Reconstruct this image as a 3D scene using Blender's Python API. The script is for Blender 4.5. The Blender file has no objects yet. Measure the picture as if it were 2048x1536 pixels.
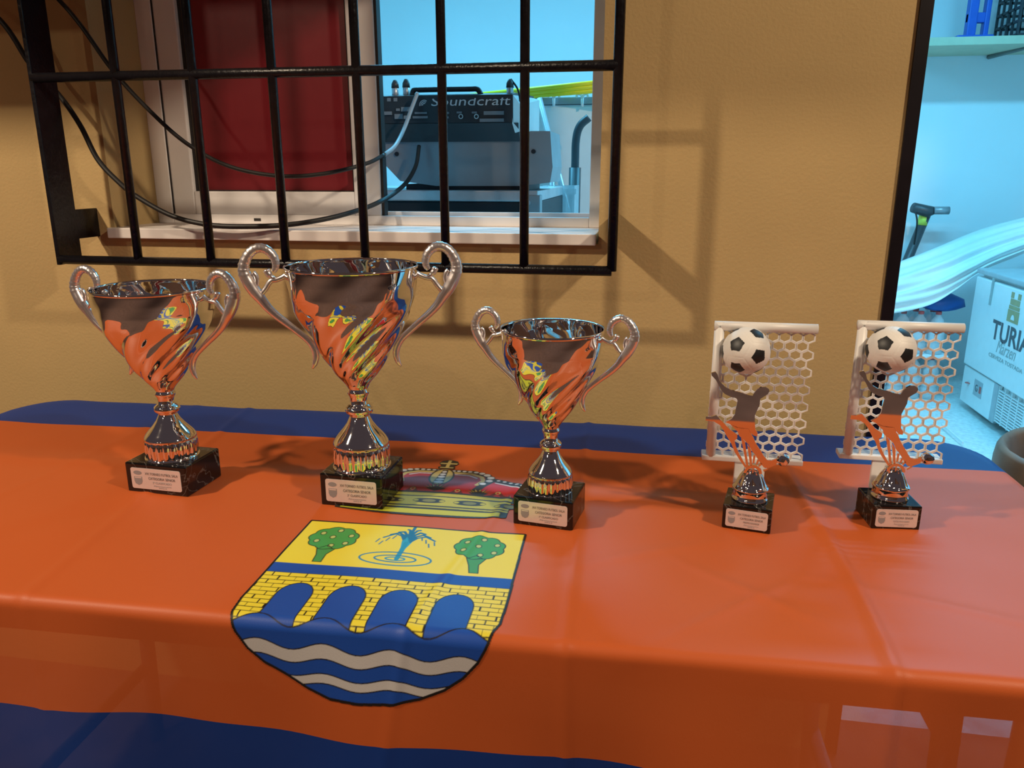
import bpy, bmesh, math, random
import numpy as np
from mathutils import Vector, Matrix, Quaternion
random.seed(7)
PI = math.pi
SC = bpy.context.scene
COL = SC.collection

# ------------------------------------------------------------------ camera
PITCH, YAW, FPX = math.radians(15.3), math.radians(9.74), 1562.0
ZT = 0.74                                   # table top height
CAM = Vector((0.0, 0.0, ZT + 0.46))
FWD = Vector((-math.sin(YAW) * math.cos(PITCH), math.cos(YAW) * math.cos(PITCH), -math.sin(PITCH)))
RGT = Vector((math.cos(YAW), math.sin(YAW), 0))
UPV = RGT.cross(FWD)
cd = bpy.data.cameras.new('camera')
cd.sensor_width = 36.0
cd.lens = 36.0 * FPX / 2048.0
cd.clip_start = 0.02
cam = bpy.data.objects.new('camera', cd)
COL.objects.link(cam)
m3 = Matrix((RGT, UPV, -FWD)).transposed()
cam.matrix_world = Matrix.Translation(CAM) @ m3.to_4x4()
SC.camera = cam

# ------------------------------------------------------------------ world, exposure, lights
w = bpy.data.worlds.new('night_sky')
SC.world = w
w.use_nodes = True
w.node_tree.nodes['Background'].inputs[0].default_value = (0.054, 0.040, 0.043, 1)
w.node_tree.nodes['Background'].inputs[1].default_value = 1.0
SC.view_settings.view_transform = 'Standard'
SC.view_settings.look = 'None'
SC.view_settings.gamma = 1.0
SC.view_settings.use_curve_mapping = False
SC.view_settings.exposure = 0.0

def lamp(name, loc, power, color, size):
    l = bpy.data.lights.new(name, 'POINT')
    l.energy = power; l.color = color; l.shadow_soft_size = size
    o = bpy.data.objects.new(name, l); COL.objects.link(o); o.location = loc
    return o
def area(name, loc, target, power, color, sx, sy):
    l = bpy.data.lights.new(name, 'AREA')
    l.shape = 'RECTANGLE'; l.size = sx; l.size_y = sy; l.energy = power; l.color = color
    o = bpy.data.objects.new(name, l); COL.objects.link(o); o.location = loc
    o.rotation_euler = (Vector(target) - Vector(loc)).to_track_quat('-Z', 'Y').to_euler()
    return o
WARM = (1.0, 0.80, 0.57)
# lamps of the open square behind and beside the viewer; each one throws a shadow seen in the photograph
lamp('street_lamp_left_offscreen', (-4.2, -5.2, 4.4), 150, WARM, 0.10)      # grille shadow on the wall, falling right and down
lamp('terrace_lamp_front_offscreen', (-1.6, -2.6, 2.3), 6, WARM, 0.05)      # second, nearer grille shadow
lamp('terrace_lamp_left_offscreen', (-1.90, 0.03, 2.60), 168, WARM, 0.06)   # cup shadows falling right on the table
lamp('terrace_lamp_right_offscreen', (1.50, 0.03, 2.60), 138, WARM, 0.06)   # cup shadows falling left on the table
COOL = (0.14, 0.63, 1.0)
area('room_ceiling_lamp_right_offscreen', (1.2, 3.2, 2.62), (1.2, 3.2, 0), 58, COOL, 1.2, 0.16)
area('room_ceiling_lamp_left_offscreen', (-0.9, 3.2, 2.62), (-0.9, 3.2, 0), 54, COOL, 1.2, 0.16)

# ------------------------------------------------------------------ layout helpers (pixel of the 2048x1536 frame -> point at a real depth)
def ray(x, y): return FWD + RGT * ((x - 1024) / FPX) - UPV * ((y - 768) / FPX)
def at(x, y, Y):
    d = ray(x, y); return CAM + d * ((Y - CAM.y) / d.y)
def at_x(x, y, X):
    d = ray(x, y); return CAM + d * ((X - CAM.x) / d.x)
def at_z(x, y, Z):
    d = ray(x, y); return CAM + d * ((Z - CAM.z) / d.z)

# ------------------------------------------------------------------ materials
def new_mat(name):
    m = bpy.data.materials.new(name); m.use_nodes = True
    nt = m.node_tree
    return m, nt, nt.nodes['Principled BSDF']
def add_noise_color(nt, base, var, scale, detail=4.0, coord='Object'):
    tc = nt.nodes.new('ShaderNodeTexCoord')
    nz = nt.nodes.new('ShaderNodeTexNoise')
    nz.inputs['Scale'].default_value = scale; nz.inputs['Detail'].default_value = detail
    nt.links.new(tc.outputs[coord], nz.inputs['Vector'])
    rp = nt.nodes.new('ShaderNodeValToRGB')
    rp.color_ramp.elements[0].position = 0.3; rp.color_ramp.elements[1].position = 0.7
    lo = [max(0, c * (1 - var)) for c in base[:3]]; hi = [min(1, c * (1 + var)) for c in base[:3]]
    rp.color_ramp.elements[0].color = (*lo, 1); rp.color_ramp.elements[1].color = (*hi, 1)
    nt.links.new(nz.outputs['Fac'], rp.inputs['Fac'])
    return tc, nz, rp
def mat(name, color, rough=0.5, metal=0.0, var=0.08, scale=20.0, bump=0.0, bscale=80.0, spec=0.5, emit=None, coat=0.0, alpha=None, trans=0.0):
    m, nt, b = new_mat(name)
    tc, nz, rp = add_noise_color(nt, color, var, scale)
    nt.links.new(rp.outputs['Color'], b.inputs['Base Color'])
    b.inputs['Roughness'].default_value = rough
    b.inputs['Metallic'].default_value = metal
    b.inputs['Specular IOR Level'].default_value = spec
    b.inputs['Coat Weight'].default_value = coat
    if trans: b.inputs['Transmission Weight'].default_value = trans
    if alpha is not None: b.inputs['Alpha'].default_value = alpha
    if bump:
        n2 = nt.nodes.new('ShaderNodeTexNoise'); n2.inputs['Scale'].default_value = bscale; n2.inputs['Detail'].default_value = 5
        nt.links.new(tc.outputs['Object'], n2.inputs['Vector'])
        bp = nt.nodes.new('ShaderNodeBump'); bp.inputs['Strength'].default_value = bump; bp.inputs['Distance'].default_value = 0.01
        nt.links.new(n2.outputs['Fac'], bp.inputs['Height']); nt.links.new(bp.outputs['Normal'], b.inputs['Normal'])
    return m
def srgb(r, g, b_):
    f = lambda c: ((c / 255 + 0.055) / 1.055) ** 2.4 if c > 10 else c / 255 / 12.92
    return (f(r), f(g), f(b_))

M = {}
M['ochre'] = mat('ochre_stucco', (0.50, 0.355, 0.165), 0.85, var=0.08, scale=2.2, bump=0.12, bscale=170, spec=0.2)
M['pvc'] = mat('white_pvc', (0.86, 0.83, 0.83), 0.45, var=0.05, scale=6)
M['dark_strip'] = mat('black_strip', (0.015, 0.012, 0.012), 0.6)
M['red'] = mat('red_panel', (0.27, 0.020, 0.030), 0.38, var=0.12, scale=3.0, bump=0.03, bscale=30)
M['marble_white'] = mat('white_marble', (0.78, 0.73, 0.71), 0.35, var=0.10, scale=9)
M['iron'] = mat('black_painted_iron', (0.007, 0.006, 0.008), 0.30, var=0.3, scale=60, bump=0.14, bscale=120, spec=0.35)
M['door_metal'] = mat('door_edge_metal', (0.008, 0.006, 0.009), 0.35, var=0.2, spec=0.3)
M['rubber'] = mat('black_rubber', (0.012, 0.011, 0.011), 0.5)
M['rubber_lit'] = mat('lit_black_rubber', (0.35, 0.36, 0.38), 0.5)  # black cable rubber with the room light painted in as grey
M['room_wall'] = mat('room_white_paint', (0.80, 0.80, 0.80), 0.8, var=0.03, scale=2)
M['room_floor'] = mat('speckled_stone_floor', (0.72, 0.74, 0.72), 0.35, var=0.16, scale=45)
M['pavement'] = mat('paving', (0.13, 0.075, 0.062), 0.8, var=0.2, scale=12, bump=0.2)
M['chrome'] = mat('chrome', (0.86, 0.84, 0.84), 0.04, metal=1.0, var=0.02, scale=8)
M['chrome_soft'] = mat('chrome_cast', (0.92, 0.86, 0.87), 0.27, metal=0.88, var=0.05, scale=30)
M['white_plastic'] = mat('white_plastic', (0.80, 0.78, 0.76), 0.4, var=0.04)
M['ball_white'] = mat('ball_white', (0.80, 0.78, 0.75), 0.5, var=0.04, bump=0.05, bscale=400)
M['ball_black'] = mat('ball_black', (0.012, 0.013, 0.015), 0.45)
M['plaque'] = mat('plaque_silver', (0.80, 0.76, 0.76), 0.34, metal=0.35, var=0.04)
M['ink'] = mat('plaque_ink', (0.10, 0.09, 0.09), 0.6)
M['ink_grey'] = mat('plaque_ink_grey', (0.30, 0.29, 0.31), 0.6)
M['table_plastic'] = mat('table_plastic', (0.055, 0.040, 0.034), 0.5)
M['table_leg'] = mat('grey_powder_coat', (0.28, 0.28, 0.29), 0.4)
M['steel_grey'] = mat('brushed_grey', (0.36, 0.38, 0.40), 0.38, metal=0.5, var=0.12, scale=9)
M['alu'] = mat('aluminium', (0.62, 0.62, 0.64), 0.35, metal=0.7, var=0.1)
M['mixer_dark'] = mat('mixer_dark', (0.030, 0.036, 0.042), 0.45, var=0.1)
M['mixer_mid'] = mat('mixer_underside', (0.055, 0.062, 0.070), 0.45, var=0.2, scale=4)
M['case_black'] = mat('case_black', (0.012, 0.012, 0.016), 0.5)
M['print_white'] = mat('print_white', (0.70, 0.70, 0.70), 0.5)
M['print_grey'] = mat('print_grey', (0.22, 0.24, 0.26), 0.5)
M['yellow'] = mat('yellow_plastic', (1.0, 0.70, 0.01), 0.4)
M['clear'] = mat('frosted_plastic', (0.80, 0.84, 0.86), 0.25, alpha=0.45, var=0.05)
M['bottle'] = mat('bottle_plastic', (0.80, 0.86, 0.88), 0.12, alpha=0.42, var=0.05)
M['bottle_cap'] = mat('bottle_cap', (0.55, 0.12, 0.12), 0.5)
M['fridge'] = mat('fridge_enamel', (0.82, 0.82, 0.80), 0.3, var=0.02)
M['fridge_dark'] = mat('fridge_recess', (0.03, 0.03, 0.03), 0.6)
M['fridge_lip'] = mat('fridge_lip_grey', (0.45, 0.46, 0.47), 0.5)
M['logo_dark'] = mat('logo_dark', (0.10, 0.10, 0.11), 0.5)
M['logo_gold'] = mat('logo_gold', (0.42, 0.33, 0.16), 0.5)
M['logo_grey'] = mat('logo_grey', (0.40, 0.42, 0.40), 0.5)
M['sticker_red'] = mat('sticker_red', (0.55, 0.12, 0.10), 0.5)
M['sheet'] = mat('white_sheet', (0.80, 0.82, 0.80), 0.8, var=0.03, bump=0.1, bscale=60)
M['blue_plastic'] = mat('blue_plastic', (0.015, 0.10, 0.50), 0.4)
M['green_plastic'] = mat('green_plastic', (0.03, 0.42, 0.16), 0.4)
M['dark_plastic'] = mat('dark_plastic', (0.02, 0.022, 0.026), 0.45)
M['shelf'] = mat('shelf_board', (0.52, 0.50, 0.34), 0.6, var=0.05)
M['bracket'] = mat('shelf_bracket', (0.16, 0.16, 0.14), 0.6)
M['scooter'] = mat('scooter_dark', (0.05, 0.055, 0.06), 0.4)
M['reflector'] = mat('reflector_yellow', (0.60, 0.75, 0.10), 0.4)
M['wood'] = mat('chair_wood', (0.17, 0.11, 0.06), 0.5, var=0.25, scale=14)
M['tray'] = mat('cardboard_tray', (0.75, 0.78, 0.78), 0.8)
M['bag'] = mat('blue_bag', (0.02, 0.12, 0.42), 0.5)

# black veined marble
def black_marble():
    m, nt, b = new_mat('black_marble')
    tc = nt.nodes.new('ShaderNodeTexCoord')
    nz = nt.nodes.new('ShaderNodeTexNoise'); nz.inputs['Scale'].default_value = 14; nz.inputs['Detail'].default_value = 8; nz.inputs['Distortion'].default_value = 1.6
    nt.links.new(tc.outputs['Object'], nz.inputs['Vector'])
    rp = nt.nodes.new('ShaderNodeValToRGB')
    e = rp.color_ramp.elements
    e[0].position = 0.485; e[0].color = (0.008, 0.007, 0.007, 1)
    e[1].position = 0.515; e[1].color = (0.008, 0.007, 0.007, 1)
    v = e.new(0.50); v.color = (0.10, 0.095, 0.09, 1)
    nt.links.new(nz.outputs['Fac'], rp.inputs['Fac']); nt.links.new(rp.outputs['Color'], b.inputs['Base Color'])
    b.inputs['Roughness'].default_value = 0.10
    return m
M['marble_black'] = black_marble()

# flag cloth: stripes from the unrolled cloth coordinate, satin weave, lets some light through
STRIPE_BACK, STRIPE_FRONT = 0.563, -0.132
def flag_material(printed=False):
    m, nt, b = new_mat('crest_print_cloth' if printed else 'flag_cloth')
    if printed:
        at_ = nt.nodes.new('ShaderNodeAttribute'); at_.attribute_name = 'ink'
        col = at_.outputs['Color']
    else:
        uv = nt.nodes.new('ShaderNodeUVMap'); uv.uv_map = 'cloth'
        sp = nt.nodes.new('ShaderNodeSeparateXYZ'); nt.links.new(uv.outputs['UV'], sp.inputs[0])
        def cmp(op, val):
            n = nt.nodes.new('ShaderNodeMath'); n.operation = op; n.inputs[1].default_value = val
            nt.links.new(sp.outputs['Y'], n.inputs[0]); return n
        a = cmp('GREATER_THAN', STRIPE_BACK); c = cmp('LESS_THAN', STRIPE_FRONT)
        mx = nt.nodes.new('ShaderNodeMath'); mx.operation = 'MAXIMUM'
        nt.links.new(a.outputs[0], mx.inputs[0]); nt.links.new(c.outputs[0], mx.inputs[1])
        mix = nt.nodes.new('ShaderNodeMix'); mix.data_type = 'RGBA'
        mix.inputs['A'].default_value = (0.84, 0.165, 0.036, 1)
        mix.inputs['B'].default_value = (0.006, 0.060, 0.36, 1)
        nt.links.new(mx.outputs[0], mix.inputs['Factor'])
        col = mix.outputs['Result']
    nt.links.new(col, b.inputs['Base Color'])
    b.inputs['Roughness'].default_value = 0.48
    b.inputs['Specular IOR Level'].default_value = 0.35 if printed else 0.48
    b.inputs['Sheen Weight'].default_value = 0.0
    b.inputs['Sheen Roughness'].default_value = 0.4
    tl = nt.nodes.new('ShaderNodeBsdfTranslucent'); nt.links.new(col, tl.inputs['Color'])
    ms = nt.nodes.new('ShaderNodeMixShader'); ms.inputs[0].default_value = 0.0 if printed else 0.22
    nt.links.new(b.outputs[0], ms.inputs[1]); nt.links.new(tl.outputs[0], ms.inputs[2])
    tp = nt.nodes.new('ShaderNodeBsdfTransparent')
    m2 = nt.nodes.new('ShaderNodeMixShader'); m2.inputs[0].default_value = 0.0 if printed else 0.16
    nt.links.new(ms.outputs[0], m2.inputs[1]); nt.links.new(tp.outputs[0], m2.inputs[2])
    nt.links.new(m2.outputs[0], nt.nodes['Material Output'].inputs['Surface'])
    tc = nt.nodes.new('ShaderNodeTexCoord')
    n2 = nt.nodes.new('ShaderNodeTexNoise'); n2.inputs['Scale'].default_value = 900; n2.inputs['Detail'].default_value = 2
    nt.links.new(tc.outputs['Object'], n2.inputs['Vector'])
    bp = nt.nodes.new('ShaderNodeBump'); bp.inputs['Strength'].default_value = 0.12; bp.inputs['Distance'].default_value = 0.001
    nt.links.new(n2.outputs['Fac'], bp.inputs['Height']); nt.links.new(bp.outputs['Normal'], b.inputs['Normal'])
    return m
M['flag'] = flag_material()
M['crest'] = flag_material(True)

# ------------------------------------------------------------------ mesh helpers
def mesh_obj(name, verts, faces, material, parent=None, smooth=False, loc=None, rotz=0.0, mats=None, midx=None):
    me = bpy.data.meshes.new(name)
    me.from_pydata([tuple(v) for v in verts], [], faces)
    for mm in (mats or [material]): me.materials.append(mm)
    if midx is not None: me.polygons.foreach_set('material_index', midx)
    if smooth: me.polygons.foreach_set('use_smooth', [True] * len(me.polygons))
    me.update()
    o = bpy.data.objects.new(name, me); COL.objects.link(o)
    if parent: o.parent = parent
    if loc is not None: o.location = loc
    o.rotation_euler = (0, 0, rotz)
    return o
def tag(o, label=None, cat=None, group=None, kind=None):
    if label: o['label'] = label
    if cat: o['category'] = cat
    if group: o['group'] = group
    if kind: o['kind'] = kind
    return o
def thing(name, label, cat, loc, rotz=0.0, group=None):
    o = bpy.data.objects.new(name, None); COL.objects.link(o)
    o.location = loc; o.rotation_euler = (0, 0, rotz); o.empty_display_size = 0.02
    return tag(o, label, cat, group)
def copy_tree(o, parent=None):
    c = o.copy(); COL.objects.link(c)
    if parent: c.parent = parent
    for ch in list(o.children): copy_tree(ch, c)
    return c

class MB:
    def __init__(self): self.v = []; self.f = []
    def add(self, v, f):
        n = len(self.v); self.v += [Vector(p) for p in v]; self.f += [tuple(i + n for i in q) for q in f]; return self
    def box(self, x0, x1, y0, y1, z0, z1):
        v = [(x, y, z) for x in (x0, x1) for y in (y0, y1) for z in (z0, z1)]
        f = [(0, 1, 3, 2), (4, 6, 7, 5), (0, 4, 5, 1), (2, 3, 7, 6), (0, 2, 6, 4), (1, 5, 7, 3)]
        return self.add(v, f)
    def bbox(self, x0, x1, y0, y1, z0, z1, b=0.003, seg=2):
        bm = bmesh.new()
        bmesh.ops.create_cube(bm, size=1)
        for vv in bm.verts:
            vv.co = Vector(((x0 + x1) / 2 + vv.co.x * (x1 - x0), (y0 + y1) / 2 + vv.co.y * (y1 - y0), (z0 + z1) / 2 + vv.co.z * (z1 - z0)))
        bmesh.ops.bevel(bm, geom=bm.edges[:], offset=b, segments=seg, affect='EDGES', profile=0.6)
        bm.verts.index_update()
        self.add([vv.co.copy() for vv in bm.verts], [tuple(q.index for q in fc.verts) for fc in bm.faces]); bm.free(); return self
    def tube(self, pts, r, seg=8, caps=True, flat=None):
        pts = [Vector(p) for p in pts]; n = len(pts)
        rs = r if isinstance(r, (list, tuple)) else [r] * n
        t0 = (pts[1] - pts[0]).normalized()
        a = Vector((0, 0, 1)) if abs(t0.z) < 0.9 else Vector((1, 0, 0))
        nrm = (a - t0 * a.dot(t0)).normalized()
        V = []; prev = t0
        for i in range(n):
            if i == 0: t = t0
            elif i == n - 1: t = (pts[-1] - pts[-2]).normalized()
            else: t = ((pts[i + 1] - pts[i]).normalized() + (pts[i] - pts[i - 1]).normalized()).normalized()
            q = prev.rotation_difference(t); nrm = q @ nrm; nrm = (nrm - t * nrm.dot(t)).normalized(); prev = t
            bn = t.cross(nrm)
            for k in range(seg):
                an = 2 * PI * k / seg
                V.append(pts[i] + nrm * (math.cos(an) * rs[i]) + bn * (math.sin(an) * rs[i]))
        Fc = []
        for i in range(n - 1):
            for k in range(seg):
                k2 = (k + 1) % seg
                Fc.append((i * seg + k, i * seg + k2, (i + 1) * seg + k2, (i + 1) * seg + k))
        if caps:
            Fc.append(tuple(range(seg))[::-1]); Fc.append(tuple((n - 1) * seg + k for k in range(seg)))
        return self.add(V, Fc)
    def lathe(self, prof, seg=48, fn=None, close=False):
        V = []; n = len(prof)
        for i, (r, z) in enumerate(prof):
            for k in range(seg):
                a = 2 * PI * k / seg
                rr = r if fn is None else fn(i, r, z, a)
                V.append((rr * math.cos(a), rr * math.sin(a), z))
        Fc = []
        for i in range(n - 1):
            for k in range(seg):
                k2 = (k + 1) % seg
                Fc.append((i * seg + k, i * seg + k2, (i + 1) * seg + k2, (i + 1) * seg + k))
        if close:
            Fc.append(tuple(range(seg))[::-1]); Fc.append(tuple((n - 1) * seg + k for k in range(seg)))
        return self.add(V, Fc)
    def prism(self, poly, y0, y1):
        """polygon in x,z extruded along y"""
        n = len(poly)
        v = [(p[0], y0, p[1]) for p in poly] + [(p[0], y1, p[1]) for p in poly]
        f = [tuple(range(n)), tuple(range(n, 2 * n))[::-1]] + [(i, i + n, (i + 1) % n + n, (i + 1) % n) for i in range(n)]
        return self.add(v, f)
    def build(self, name, material, parent=None, smooth=False, loc=None, rotz=0.0):
        return mesh_obj(name, self.v, self.f, material, parent, smooth, loc, rotz)

def spline(pts, n=8):
    """Catmull-Rom through points"""
    P = [Vector(p) for p in pts]; P = [P[0] * 2 - P[1]] + P + [P[-1] * 2 - P[-2]]
    out = []
    for i in range(1, len(P) - 2):
        for k in range(n):
            t = k / n; a, b, c, d = P[i - 1], P[i], P[i + 1], P[i + 2]
            out.append(0.5 * ((2 * b) + (c - a) * t + (2 * a - 5 * b + 4 * c - d) * t * t + (3 * b - a - 3 * c + d) * t ** 3))
    out.append(P[-2]); return out
def smooth_by_angle(o, deg=35):
    me = o.data
    me.polygons.foreach_set('use_smooth', [True] * len(me.polygons))
    bm = bmesh.new(); bm.from_mesh(me)
    for e in bm.edges:
        if len(e.link_faces) == 2 and e.calc_face_angle(0) > math.radians(deg): e.smooth = False
    bm.to_mesh(me); bm.free()
    return o

def text_mesh(body, size, shear=0.0, bold=0.0, align='CENTER', spacing=1.0):
    cu = bpy.data.curves.new('lettering', 'FONT'); cu.body = body; cu.size = size; cu.shear = shear; cu.offset = bold
    cu.align_x = align; cu.resolution_u = 3; cu.space_character = spacing; cu.extrude = 0.0
    o = bpy.data.objects.new('lettering', cu); COL.objects.link(o)
    dg = bpy.context.evaluated_depsgraph_get()
    me = o.evaluated_get(dg).to_mesh()
    v = [p.co.copy() for p in me.vertices]; f = [tuple(p.vertices) for p in me.polygons]
    o.evaluated_get(dg).to_mesh_clear()
    bpy.data.objects.remove(o); bpy.data.curves.remove(cu)
    return v, f
def place_text(name, body, size, origin, xdir, updir, material, parent, width=None, lift=0.0006, **kw):
    v, f = text_mesh(body, size, **kw)
    xdir = Vector(xdir).normalized(); updir = Vector(updir).normalized(); nrm = xdir.cross(updir)
    if width:
        w_ = max(p.x for p in v) - min(p.x for p in v)
        if w_ > 0:
            s = width / w_; v = [Vector((p.x * s, p.y, 0)) for p in v]
    vv = [Vector(origin) + xdir * p.x + updir * p.y + nrm * lift for p in v]
    return mesh_obj(name, vv, f, material, parent)

# ------------------------------------------------------------------ the setting
YW = 1.50                                   # face of the ochre wall
XW0, XW1 = -1.102, -0.092                   # window opening
ZS = 1.085                                  # top of sill
XD = 0.445                                  # near edge of the doorway
mb = MB()
T0, T1 = YW, YW + 0.25
mb.box(-6, XW0, T0, T1, 0, 3.2)
mb.box(XW0, XW1, T0, T1, 0, ZS - 0.02)
mb.box(XW0, XW1, T0, T1, 2.15, 3.2)
mb.box(XW1, XD - 0.02, T0, T1, 0, 3.2)
mb.box(XD - 0.02, 1.55, T0, T1, 2.25, 3.2)
mb.box(1.55, 5, T0, T1, 0, 3.2)
tag(mb.build('wall_back', M['ochre']), kind='structure')
tag(MB().box(-9, 9, -12, 1.61, -0.1, 0).build('floor', M['pavement']), kind='structure')
tag(MB().box(-3.2, 2.9, 1.61, 5.2, -0.1, 0.0).build('floor_room', M['room_floor']), kind='structure')
tag(MB().box(-3.2, 2.9, 5.0, 5.2, 0, 2.8).build('wall_room_back', M['room_wall']), kind='structure')
tag(MB().box(2.7, 2.9, YW + 0.25, 5.0, 0, 2.8).build('wall_room_right', M['room_wall']), kind='structure')
tag(MB().box(-3.2, -3.0, YW + 0.25, 5.0, 0, 2.8).build('wall_room_left', M['room_wall']), kind='structure')
tag(MB().box(-3.2, 2.9, YW + 0.25, 5.2, 2.7, 2.8).build('ceiling', M['room_wall']), kind='structure')
# inner plaster of the same wall is white
mb = MB()
mb.box(-3.0, XW0, T1, T1 + 0.01, 0, 2.7); mb.box(XW0, XW1, T1, T1 + 0.01, 0, ZS - .02); mb.box(XW0, XW1, T1, T1 + .01, 2.15, 2.7)
mb.box(XW1, XD - .02, T1, T1 + .01, 0, 2.7); mb.box(XD - .02, 1.55, T1, T1 + .01, 2.25, 2.7); mb.box(1.55, 2.7, T1, T1 + .01, 0, 2.7)
tag(mb.build('wall_room_front', M['room_wall']), kind='structure')
# unseen house front behind the viewer, added to give the chrome something to reflect
tag(MB().box(-9, 9, -12.2, -12, 0, 7).build('wall_front', mat('plaster_pink', (0.42, 0.26, 0.20), 0.9)), kind='structure')
# dark metal edge of the doorway
tag(MB().box(XD - 0.021, XD, T0 - 0.006, T1, 0, 2.25).box(XD, 1.55, T0 - .006, T1, 2.23, 2.25).box(1.53, 1.55, T0 - .006, T1, 0, 2.23).build('trim_1', M['door_metal']), kind='structure')
# unseen canvas awning above the frame, added to shade the upper ochre wall
aw = thing('added_shade_awning', 'added unseen beige awning that shades the ochre wall above the window', 'awning', (-1.0, YW, 1.9))
MB().box(-.65, 1.10, -.66, 0.0, .0, .012).build('canvas', mat('shade_awning_canvas', (0.30, 0.24, 0.18), 0.9), aw)
MB().tube([(-.65, -.66, .0), (1.10, -.66, .0)], .018, 10).build('front_rail', M['alu'], aw, True)
MB().bbox(-.65, 1.10, -.10, .005, .012, .10, .01).build('cassette', M['alu'], aw)
ub = thing('added_shade_box', 'added unseen grey metal box that shades the ochre wall above the hanging cables', 'box', (-1.9, YW, 1.62))  # unseen box, added to cast shade on the upper left wall
MB().bbox(-.70, .70, -.36, .004, 0, .18, .01).build('box_body', M['alu'], ub)
MB().bbox(-.66, .66, -.366, -.356, .02, .16, .004).build('box_door', M['alu'], ub)
# marble sill
tag(MB().bbox(XW0 - 0.006, XW1 - 0.004, YW - 0.018, YW + 0.25, ZS - 0.021, ZS, 0.002).build('trim_2', M['marble_white']), kind='structure')

# window: sliding frame, left sash with a red sheet, right half open
YF = 1.655
win = bpy.data.objects.new('window_1', None); COL.objects.link(win); win.location = (0, 0, 0); tag(win, kind='structure')
ZTOP = 2.15
fr = MB()
fr.bbox(XW0, -1.064, YF, YF + 0.08, ZS, ZTOP, .002)                    # left jamb
fr.bbox(-0.122, XW1, YF, YF + 0.08, ZS, ZTOP, .002)                    # right jamb
fr.bbox(-1.064, -0.122, YF, YF + 0.012, ZS, ZS + 0.020, .002)          # track lips
fr.bbox(-1.064, -0.122, YF + .03, YF + 0.04, ZS, ZS + 0.028, .002)
fr.bbox(-1.064, -0.122, YF + .012, YF + 0.08, ZS, ZS + 0.008, .002)
fr.bbox(-1.064, -0.122, YF, YF + 0.08, ZTOP - .04, ZTOP, .002)
fr.build('window_frame', M['pvc'], win)
sa = bpy.data.objects.new('window_sash', None); COL.objects.link(sa); sa.parent = win
YS = YF + 0.004
MB().bbox(-1.062, -1.010, YS, YS + .03, ZS + .018, ZTOP - .04, .003).build('stile', M['pvc'], sa)
MB().bbox(-0.632, -0.572, YS, YS + .03, ZS + .018, ZTOP - .04, .003).build('stile', M['pvc'], sa)
MB().bbox(-1.010, -0.632, YS, YS + .03, ZS + .018, 1.155, .003).build('bottom_rail', M['pvc'], sa)
MB().bbox(-1.010, -0.632, YS, YS + .03, ZTOP - .1, ZTOP - .04, .003).build('top_rail', M['pvc'], sa)
MB().box(-1.012, -0.630, YS + .016, YS + .020, 1.153, ZTOP - .1).build('red_panel', M['red'], sa)
MB().box(-1.0125, -1.000, YS + .010, YS + .016, 1.153, ZTOP - .1).box(-1.0, -0.632, YS + .010, YS + .016, 1.153, 1.1575).box(-.637, -.6315, YS + .010, YS + .016, 1.153, ZTOP - .1).build('dark_strip', M['dark_strip'], sa)  # near-black strips along three edges of the red panel
MB().box(-1.0645, -1.0615, YS - .002, YS + .002, ZS + .01, ZTOP - .04).build('gap_seal', M['dark_strip'], win)
MB().box(-0.5725, -0.566, YS + .004, YS + .028, ZS + .02, ZTOP - .04).build('edge_seal', M['dark_strip'], win)
MB().box(-0.868, -0.852, YF - .0008, YF + .001, ZS + .006, ZS + .012).build('drain_slot', M['dark_strip'], win)

# ------------------------------------------------------------------ window grille
YG = 1.379
g = thing('window_grille', 'black iron window grille of round bars standing off the ochre wall', 'grille', (-0.6, YG, 1.03))
def gpart(mbx, name, **kw):
    mbx.v = [v - Vector((-0.6, YG, 1.03)) for v in mbx.v]
    return mbx.build(name, M['iron'], g, **kw)
ZG0, ZG1 = 1.030, 2.05
gpart(MB().bbox(-1.146, -1.138, YG - .006, YG + .058, ZG0 - .010, ZG1 + .02, .0015), 'side_plate')
for z0 in (1.066, 1.92):
    gpart(MB().bbox(-1.146, -1.138, YG + .055, YW + .01, z0, z0 + .058, .0015), 'wall_tab')
    gpart(MB().bbox(-.064, -.056, YG, YW + .01, z0, z0 + .058, .0015), 'wall_tab')
for x in (-0.971, -0.818, -0.666, -0.510, -0.358, -0.215):
    o = gpart(MB().tube([(x, YG, ZG0), (x, YG, ZG1)], .0082, 12), 'bar', smooth=True)
gpart(MB().tube([(-.060, YG, ZG0), (-.060, YG, ZG1)], .0085, 12), 'edge_bar', smooth=True)
for z in (ZG0, 1.366, 1.72, ZG1):
    gpart(MB().tube([(-1.142, YG, z), (-.060, YG, z)], .0088, 12), 'cross_bar', smooth=True)

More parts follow.
